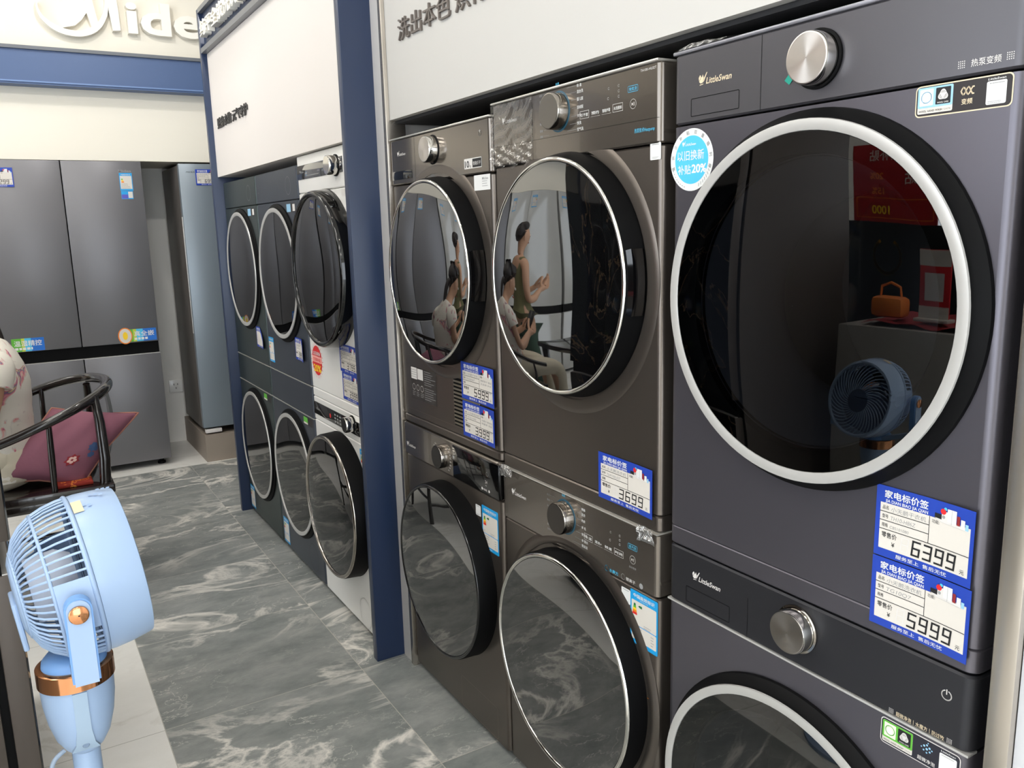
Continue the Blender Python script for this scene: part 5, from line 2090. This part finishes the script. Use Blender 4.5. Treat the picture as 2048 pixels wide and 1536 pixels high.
sh = loft([(-1.142, 3.83, 0.500, 0.132, 0.196), (-1.146, 3.83, 0.570, 0.126, 0.182), (-1.148, 3.83, 0.660, 0.116, 0.166), (-1.146, 3.83, 0.770, 0.116, 0.166), (-1.140, 3.83, 0.870, 0.116, 0.176),
           (-1.142, 3.83, 0.945, 0.098, 0.176), (-1.150, 3.83, 0.988, 0.078, 0.140), (-1.166, 3.83, 1.014, 0.062, 0.078)], FLORAL, wrinkle=0.018).build('shirt', root, origin=SO, smooth=60)
for sgn in (-1, 1):
    loft([(-1.138, 3.83 + sgn * 0.110, 0.962, 0.060, 0.050), (-1.140, 3.83 + sgn * 0.158, 0.950, 0.070, 0.054), (-1.150, 3.83 + sgn * 0.188, 0.915, 0.072, 0.056), (-1.158, 3.83 + sgn * 0.200, 0.882, 0.072, 0.057)], FLORAL, 28, (True, True), 0.02).build('sleeve', sh, origin=SO, smooth=60)
CREAMT = mat('cream_trousers', (222, 212, 190), 0.85, bump=0.4, bscale=16)
tr = loft([(-1.130, 3.83, 0.472, 0.120, 0.165), (-1.136, 3.83, 0.500, 0.150, 0.192), (-1.140, 3.83, 0.570, 0.138, 0.186), (-1.146, 3.83, 0.640, 0.112, 0.158)], CREAMT, wrinkle=0.02).build('trousers', root, origin=SO, smooth=60)
for sgn in (-1, 1):
    y = 3.83
    loft([(-1.150, y + sgn * 0.092, 0.565, 0.092, 0.094), (-1.260, y + sgn * 0.100, 0.570, 0.094, 0.092), (-1.430, y + sgn * 0.112, 0.572, 0.084, 0.084), (-1.580, y + sgn * 0.115, 0.560, 0.074, 0.076), (-1.642, y + sgn * 0.115, 0.490, 0.074, 0.074), (-1.652, y + sgn * 0.115, 0.36, 0.070, 0.070), (-1.650, y + sgn * 0.115, 0.12, 0.066, 0.068)], CREAMT, 28, (True, True), 0.03).build('trouser_leg', tr, origin=SO, smooth=60)
for sgn in (-1, 1):
    p = P()
    p.box(-1.845, 3.83 + sgn * 0.12 - 0.045, 0.0, -1.615, 3.83 + sgn * 0.12 + 0.045, 0.03, mat('shoe_grey', (90, 86, 84), 0.6), 0.012)
    p.build('shoe', root, origin=SO)
t = thing('mobile_phone', 'dark phone held by the seated person', 'phone', (-1.50, 3.83, 0.895))
o = P().box(-0.004, -0.038, -0.075, 0.004, 0.038, 0.075, BLACKG, 0.003).build('phone_body', t)
t.rotation_euler = (0, math.radians(-35), 0)

SH = 0.045
for o in COL.objects:
    if o.get('category') in ('person', 'phone'):
        o.location.x += SH

# standing woman, met in the porthole reflections
TO = (-1.85, 4.62, 0.0)
root = thing('person', 'person standing beyond the tea table in an olive sleeveless top and green trousers', 'person', TO)
x, y = TO[0], TO[1]
V = [(x, y, 0.93, 0.145, 0.105), (x + 0.005, y, 1.07, 0.118, 0.088), (x, y, 1.20, 0.132, 0.095), (x, y, 1.325, 0.118, 0.078), (x - 0.012, y, 1.395, 0.048, 0.046),
     (x - 0.025, y, 1.445, 0.048, 0.05), (x - 0.04, y, 1.505, 0.070, 0.080), (x - 0.048, y, 1.565, 0.074, 0.088), (x - 0.036, y, 1.62, 0.054, 0.064), (x - 0.132, y, 1.510, 0.012), (x - 0.085, y, 1.452, 0.032)]
E = [(i, i + 1) for i in range(8)] + [(6, 9), (6, 10)]
for sgn in (-1, 1):
    b = len(V)
    V += [(x, y + sgn * 0.160, 1.325, 0.048), (x + 0.02, y + sgn * 0.195, 1.20, 0.042), (x + 0.01, y + sgn * 0.205, 1.06, 0.036), (x - 0.10, y + sgn * 0.15, 1.07, 0.031), (x - 0.21, y + sgn * 0.07, 1.12, 0.022, 0.018)]
    E += [(3, b), (b, b + 1), (b + 1, b + 2), (b + 2, b + 3), (b + 3, b + 4)]
    hand_chain(V, E, b + 4, V[b + 4][:3], (-0.9, -sgn * 0.25, 0.35), (0.1, -sgn * 0.5, 0.8), (-0.2, -sgn * 0.6, 0.75))
    b = len(V)
    V += [(x, y + sgn * 0.085, 0.82, 0.092), (x - 0.01, y + sgn * 0.09, 0.50, 0.062), (x + 0.005, y + sgn * 0.09, 0.30, 0.054), (x + 0.015, y + sgn * 0.09, 0.09, 0.034), (x - 0.04, y + sgn * 0.095, 0.04, 0.036, 0.03), (x - 0.13, y + sgn * 0.10, 0.028, 0.036, 0.022)]
    E += [(0, b)] + [(b + i, b + i + 1) for i in range(5)]
SCL = 0.90
skin_mesh('body', V, E, SKIN, root, TO)
face_parts(root, (x - 0.042, y, 1.545), (-1, 0, -0.12), (-0.12, 0, 1), TO, HAIR, False, True)
OLIVE = mat('olive_cotton', (120, 118, 82), 0.85, bump=0.2, bscale=30)
V = [(x, y, 0.86, 0.170, 0.135), (x, y, 0.95, 0.160, 0.125), (x + 0.005, y, 1.07, 0.136, 0.106), (x, y, 1.20, 0.146, 0.112), (x, y, 1.32, 0.128, 0.09), (x - 0.008, y, 1.375, 0.066, 0.058)]
E = [(i, i + 1) for i in range(5)]
for sgn in (-1, 1):
    V.append((x, y + sgn * 0.13, 1.335, 0.056))
    E.append((4, len(V) - 1))
skin_mesh('blouse', V, E, OLIVE, root, TO, 2, 2)
GRN = mat('green_trousers', (60, 84, 70), 0.85, bump=0.2, bscale=24)
V = [(x, y, 0.90, 0.155, 0.118)]
E = []
for sgn in (-1, 1):
    b = len(V)
    V += [(x, y + sgn * 0.088, 0.80, 0.110), (x - 0.01, y + sgn * 0.095, 0.48, 0.098), (x, y + sgn * 0.098, 0.14, 0.104)]
    E += [(0, b), (b, b + 1), (b + 1, b + 2)]
skin_mesh('trousers', V, E, GRN, root, TO, 2, 0)
for sgn in (-1, 1):
    P().box(x - 0.175, y + sgn * 0.097 - 0.045, 0.0, x + 0.055, y + sgn * 0.097 + 0.045, 0.03, BLACKP, 0.012).build('shoe', root, origin=TO)

root.scale = (SCL, SCL, SCL)

# ------------------------------------------------------------------ tea table (met in reflections)
t = thing('tea_table', 'low dark tea table before the seated person', 'table', (-2.06, 3.68, 0))
P().box(-0.38, -0.45, 0.66, 0.38, 0.45, 0.70, LAC, 0.006).build('table_top', t)
for a in (-0.33, 0.33):
    for b in (-0.40, 0.40):
        P().box(a - 0.025, b - 0.025, 0, a + 0.025, b + 0.025, 0.66, LAC, 0.004).build('leg', t)
t = thing('tea_pot', 'glossy brown teapot on the dark tea table', 'teapot', (-1.95, 3.66, 0.70))
TPM = mat('teapot_brown', (96, 60, 44), 0.15, coat=0.6)
P().lathe([(0.04, 0), (0.075, 0.03), (0.08, 0.07), (0.055, 0.11), (0.03, 0.12), (0.001, 0.122)], (0, 0, 0), 'z', TPM, 32).build('pot_body', t)
P().tube([(0.06, 0, 0.05), (0.11, 0, 0.07), (0.13, 0, 0.11)], [0.016, 0.012, 0.008], TPM, 10).build('spout', t)
P().tube(smooth_path([(-0.05, 0, 0.10), (-0.03, 0, 0.19), (0.05, 0, 0.19), (0.05, 0, 0.11)]), 0.006, TPM, 8).build('pot_handle', t)
P().lathe([(0.032, 0.121), (0.02, 0.135), (0.008, 0.14), (0.010, 0.152), (0.001, 0.156)], (0, 0, 0), 'z', TPM, 20).build('pot_lid', t)
t = thing('snack_bowl', 'pale bowl of snacks beside the teapot', 'bowl', (-1.80, 3.48, 0.70))
P().lathe([(0.035, 0), (0.05, 0.006), (0.085, 0.045), (0.082, 0.045), (0.045, 0.012), (0.001, 0.010)], (0, 0, 0), 'z', ENAMEL, 32).build('bowl', t)
p = P()
for i in range(9):
    a = 0.7 * i
    p.lathe([(0.001, -0.016), (0.014, -0.008), (0.016, 0), (0.012, 0.01), (0.001, 0.015)], (0.036 * math.cos(a * 2.1) * (i > 0), 0.036 * math.sin(a * 2.1) * (i > 0), 0.038 + 0.004 * (i % 3)), 'z', mat('snack_tan', (206, 160, 120), 0.7), 10)
o = p.build('snacks', t)
o['kind'] = 'stuff'
t = thing('gift_bag', 'small pink paper bag on the tea table', 'bag', (-2.12, 3.40, 0.70))
P().box(-0.05, -0.08, 0, 0.05, 0.08, 0.2, mat('pink_paper', (214, 110, 190), 0.6), 0.002).build('bag_body', t)
P().tube(smooth_path([(0, -0.03, 0.2), (0, -0.025, 0.26), (0, 0.025, 0.26), (0, 0.03, 0.2)]), 0.003, KPAPER, 6).build('bag_handle', t)

# ------------------------------------------------------------------ light blue pedestal fan
FO = Vector((-0.998, 1.318, 0.0))
SKY = mat('fan_sky_blue', (160, 184, 216), 0.38, coat=0.15)
SKYD = mat('fan_mid_blue', (120, 164, 220), 0.4)
SKYI = mat('fan_inner_blue', (70, 100, 150), 0.5)
COPPER = mat('rose_copper', (214, 150, 106), 0.12, 1.0)
t = thing('pedestal_fan', 'light blue pedestal fan with copper band, left foreground', 'fan', FO)
P().lathe([(0.001, 0.032), (0.05, 0.032), (0.13, 0.022), (0.15, 0.012), (0.15, 0.0)], (0, 0, 0), 'z', SKY, 64, caps=False).build('fan_base', t)
P().lathe([(0.0195, 0.03), (0.0195, 0.668)], (0, 0, 0), 'z', SKY, 32).build('pole', t)
p = P()
p.lathe([(0.019, 0.664), (0.027, 0.672), (0.037, 0.690), (0.0445, 0.718), (0.0490, 0.750), (0.0500, 0.779)], (0, 0, 0), 'z', SKY, 48)
hs = p.build('control_housing', t, smooth=60)
p = P()
for k, (ang, wd_) in enumerate(((-90, 0.016),)):
    a = math.radians(ang)
    d_ = Vector((math.cos(a), math.sin(a), 0))
    sd = Vector((-d_.y, d_.x, 0))
    prof = [(0.030, 0.676, 0.019), (0.039, 0.690, 0.013), (0.046, 0.715, 0.010), (0.0503, 0.750, 0.0095), (0.0513, 0.778, 0.0095)]
    vs, fs = [], []
    for r_, z_, w_ in prof:
        for q in (-1, 1):
            vs.append(d_ * r_ + sd * w_ * q + Vector((0, 0, z_)))
        for q in (1, -1):
            vs.append(d_ * (r_ - 0.012) + sd * w_ * q + Vector((0, 0, z_)))
    for i in range(len(prof) - 1):
        for q in range(4):
            fs.append((4 * i + q, 4 * i + (q + 1) % 4, 4 * i + 4 + (q + 1) % 4, 4 * i + 4 + q))
    fs += [(3, 2, 1, 0), (16, 17, 18, 19)]
    p.add(vs, fs, mat('fan_grey_blue', (164, 186, 208), 0.4))
    p.lathe([(0.005, 0.0), (0.004, 0.0012), (0.001, 0.0014)], (0.0, -0.0380, 0.6885), '-y', mat('fan_lamp', (120, 140, 165), 0.3), 16)
p.build('control_strip', hs, smooth=40)
p = P()
p.lathe([(0.0500, 0.779), (0.0525, 0.780), (0.0525, 0.805), (0.0500, 0.807), (0.042, 0.807)], (0, 0, 0), 'z', COPPER, 64, caps=False)
p.build('copper_band', hs, smooth=40)
P().lathe([(0.045, 0.803), (0.043, 0.814), (0.036, 0.822), (0.001, 0.823)], (0, 0, 0), 'z', SKYD, 48, caps=False).build('swivel_cup', t, smooth=50)
# yoke: two upright arms with rounded tops
HC = Vector((0.036, 0.010, 0.934))      # head centre
yk = None
p = P()
for s in (-1, 1):
    y0, y1 = HC.y + s * 0.131, HC.y + s * 0.146
    if s > 0:
        y0, y1 = y1, y0
    cx = 0.010
    for hw_, a0, a1, m in ((0.0172, y1, y0, SKYD), (0.0245, y0 if s > 0 else y1, (y0 if s > 0 else y1) + (0.001 if s > 0 else -0.0) , SKY)):
        poly = [(cx - hw_, 0.835), (cx + hw_, 0.835)]
        for k in range(13):
            a = PI * k / 12
            poly.append((cx + hw_ * math.cos(a), HC.z + 0.004 + hw_ * math.sin(a)))
        if m is SKYD:
            p.prism(poly, min(a0, a1), max(a0, a1), m)
    poly2 = [(cx - 0.0146, 0.832), (cx + 0.0146, 0.832)] + [(cx + 0.0146 * math.cos(PI * k / 12), HC.z + 0.004 + 0.0146 * math.sin(PI * k / 12)) for k in range(13)]
    yo = HC.y + s * 0.1462
    p.prism(poly2, min(yo, yo + s * 0.0022), max(yo, yo + s * 0.0022), SKY)
    # foot of the arm curving in under the head
    p.add([(cx - 0.0172, HC.y + s * 0.146, 0.835), (cx + 0.0172, HC.y + s * 0.146, 0.835), (cx + 0.0172, HC.y + s * 0.131, 0.845), (cx - 0.0172, HC.y + s * 0.131, 0.845),
           (cx - 0.0172, s * 0.036, 0.806), (cx + 0.0172, s * 0.036, 0.806), (cx + 0.0172, s * 0.030, 0.816), (cx - 0.0172, s * 0.030, 0.816)],
          [(0, 1, 5, 4), (3, 7, 6, 2), (0, 4, 7, 3), (1, 2, 6, 5), (0, 3, 2, 1), (4, 5, 6, 7)], SKY)
yk = p.build('yoke', t, smooth=30)
for s in (-1, 1):
    P().lathe([(0.0124, 0.0), (0.0124, 0.003), (0.0108, 0.0042), (0.001, 0.0047)], (0.010, HC.y - 0.1484, HC.z - 0.001), '-y', COPPER, 40, caps=False).build('pivot_button', yk, smooth=40) if s < 0 else None
# head (axis along +x, tipped up)
hd = bpy.data.objects.new('fan_head', None)
p = P()
p.lathe([(0.1085, 0.058), (0.1130, 0.062), (0.1185, 0.0605), (0.1205, 0.054), (0.1238, 0.030), (0.1252, 0.006), (0.1245, -0.004), (0.121, -0.004), (0.119, 0.006), (0.1125, 0.054), (0.1085, 0.058)], (0, 0, 0), 'x', SKY, 96, caps=False)
bpy.data.objects.remove(hd)
hd = p.build('fan_head', t, tuple(HC), smooth=40)
hd.scale = (0.94, 0.945, 0.945)
hd.rotation_euler = (0, math.radians(-6.5), math.radians(4))
DOME = [(0.1235, -0.006), (0.1225, -0.020), (0.1185, -0.040), (0.1110, -0.060), (0.0990, -0.077), (0.0840, -0.090), (0.0650, -0.098)]


def dome_pt(k, ang, dr=0.0):
    r, x_ = DOME[k]
    return ((x_), (r + dr) * math.cos(ang), (r + dr) * math.sin(ang))


p = P()
for i in range(60):
    a = 2 * PI * i / 60
    deg = math.degrees(a) % 360
    # angle measured from +y in the y-z plane; solid side plates around 180 (near) and 0 (far)
    k0 = 0
    if min(abs(deg - 180), abs(deg), abs(deg - 360)) < 19:
        k0 = 3
    pts = [dome_pt(k, a) for k in range(k0, len(DOME))]
    p.tube(pts, 0.0019, SKY, 6)
for r, x_, w_ in ((0.1110, -0.060, 0.0028), (0.0650, -0.098, 0.003), (0.1235, -0.008, 0.004)):
    p.tube([(x_, r * math.cos(2 * PI * k / 64), r * math.sin(2 * PI * k / 64)) for k in range(64)], w_, SKY, 8, True)
rg = p.build('rear_grille', hd, smooth=60)
for base in (PI, 0):
    p = P()
    vs, fs = [], []
    for k in range(4):
        for j in range(9):
            a = base + math.radians(-19 + 38 * j / 8)
            vs.append(dome_pt(k, a, 0.0012))
    for k in range(3):
        for j in range(8):
            fs.append((k * 9 + j, k * 9 + j + 1, k * 9 + 10 + j, k * 9 + 9 + j))
    p.add(vs, fs, SKY)
    p.build('side_plate', hd, smooth=60)
p = P()
p.lathe([(0.064, -0.097), (0.062, -0.102), (0.050, -0.106), (0.001, -0.108)], (0, 0, 0), 'x', SKY, 48, caps=False)
p.lathe([(0.0500, -0.085), (0.052, -0.04), (0.040, -0.02), (0.001, -0.018)], (0, 0, 0), 'x', mat('motor_pale', (200, 208, 224), 0.5), 40, caps=False)
p.build('motor_housing', hd, smooth=50)
P().box(-0.114, -0.032, -0.078, -0.106, 0.032, 0.0, SKY, 0.003).build('back_plate', hd)
p = P()
for k in range(7):
    a0 = 2 * PI * k / 7
    vs, fs = [], []
    for i in range(7):
        r = 0.03 + 0.074 * i / 6
        for j in range(5):
            a = a0 + 0.62 * j / 4 + 0.35 * i / 6
            vs.append((-0.002 + 0.036 * j / 4, r * math.cos(a), r * math.sin(a)))
    for i in range(6):
        for j in range(4):
            q = i * 5 + j
            fs.append((q, q + 1, q + 6, q + 5))
    p.add(vs, fs, SKYI)
p.lathe([(0.032, 0.0), (0.032, 0.05), (0.001, 0.056)], (0, 0, 0), 'x', SKYI, 32, caps=False)
p.lathe([(0.112, -0.002), (0.106, -0.004), (0.055, -0.006)], (0, 0, 0), 'x', mat('fan_inner_shade', (46, 62, 96), 0.7), 48, caps=False)  # dark sheet added behind the blades, stands in for shade inside the head
p.build('blades', hd, smooth=40)
p = P()
for i in range(40):
    a0 = 2 * PI * i / 40
    pts = []
    for k in range(9):
        q = k / 8
        a = a0 + 0.75 * q ** 1.1
        r = 0.034 + 0.080 * q
        pts.append((0.066 - 0.012 * q + 0.0, r * math.cos(a), r * math.sin(a)))
    p.tube(pts, 0.0020, SKY, 5)
p.lathe([(0.036, 0.060), (0.036, 0.069), (0.030, 0.071), (0.001, 0.072)], (0, 0, 0), 'x', mat('fan_hub_dark', (52, 70, 100), 0.5), 40, caps=False)
p.build('front_grille', hd, smooth=60)
p = P()
for j, (a, b) in enumerate(((98, 0.0), (88, 0.02), (80, 0.034))):
    an = math.radians(a + 6)
    r_ = 0.1262
    for k in range(3):
        da = 0.03 * k
        vs = [(b + 0.003 + 0.007 * k, r_ * math.cos(an + da), r_ * math.sin(an + da)), (b + 0.008 + 0.007 * k, r_ * math.cos(an + da), r_ * math.sin(an + da)), (b + 0.008 + 0.007 * k, r_ * math.cos(an + da + 0.05), r_ * math.sin(an + da + 0.05)), (b + 0.003 + 0.007 * k, r_ * math.cos(an + da + 0.05), r_ * math.sin(an + da + 0.05))]
        p.add(vs, [(0, 1, 2, 3)], mat('fan_mark', (150, 176, 214), 0.5))
p.build('control_marks', hd, smooth=0)
p = P()
an = [math.radians(90 + q) for q in (10, 17, 24)]
vs = []
for a in an:
    for b in (-0.004, 0.010):
        vs.append((b, 0.1268 * math.cos(a), 0.1268 * math.sin(a)))
p.add(vs, [(0, 2, 3, 1), (2, 4, 5, 3)], mat('peeling_tape', (232, 208, 172), 0.7))
o = p.build('tape_scrap', hd)
o['label'] = 'scrap of peeling cream tape'
cord = smooth_path([(-0.028, -0.006, 0.672), (-0.045, -0.012, 0.660), (-0.052, -0.014, 0.62), (-0.035, -0.008, 0.54), (-0.028, -0.004, 0.30), (-0.030, 0.0, 0.05), (-0.10, 0.05, 0.025), (-0.16, 0.10, 0.006)])
P().tube(cord, 0.0034, mat('cord_grey', (150, 166, 186), 0.5), 8).build('cord', t, smooth=60)
bpy.context.view_layer.update()
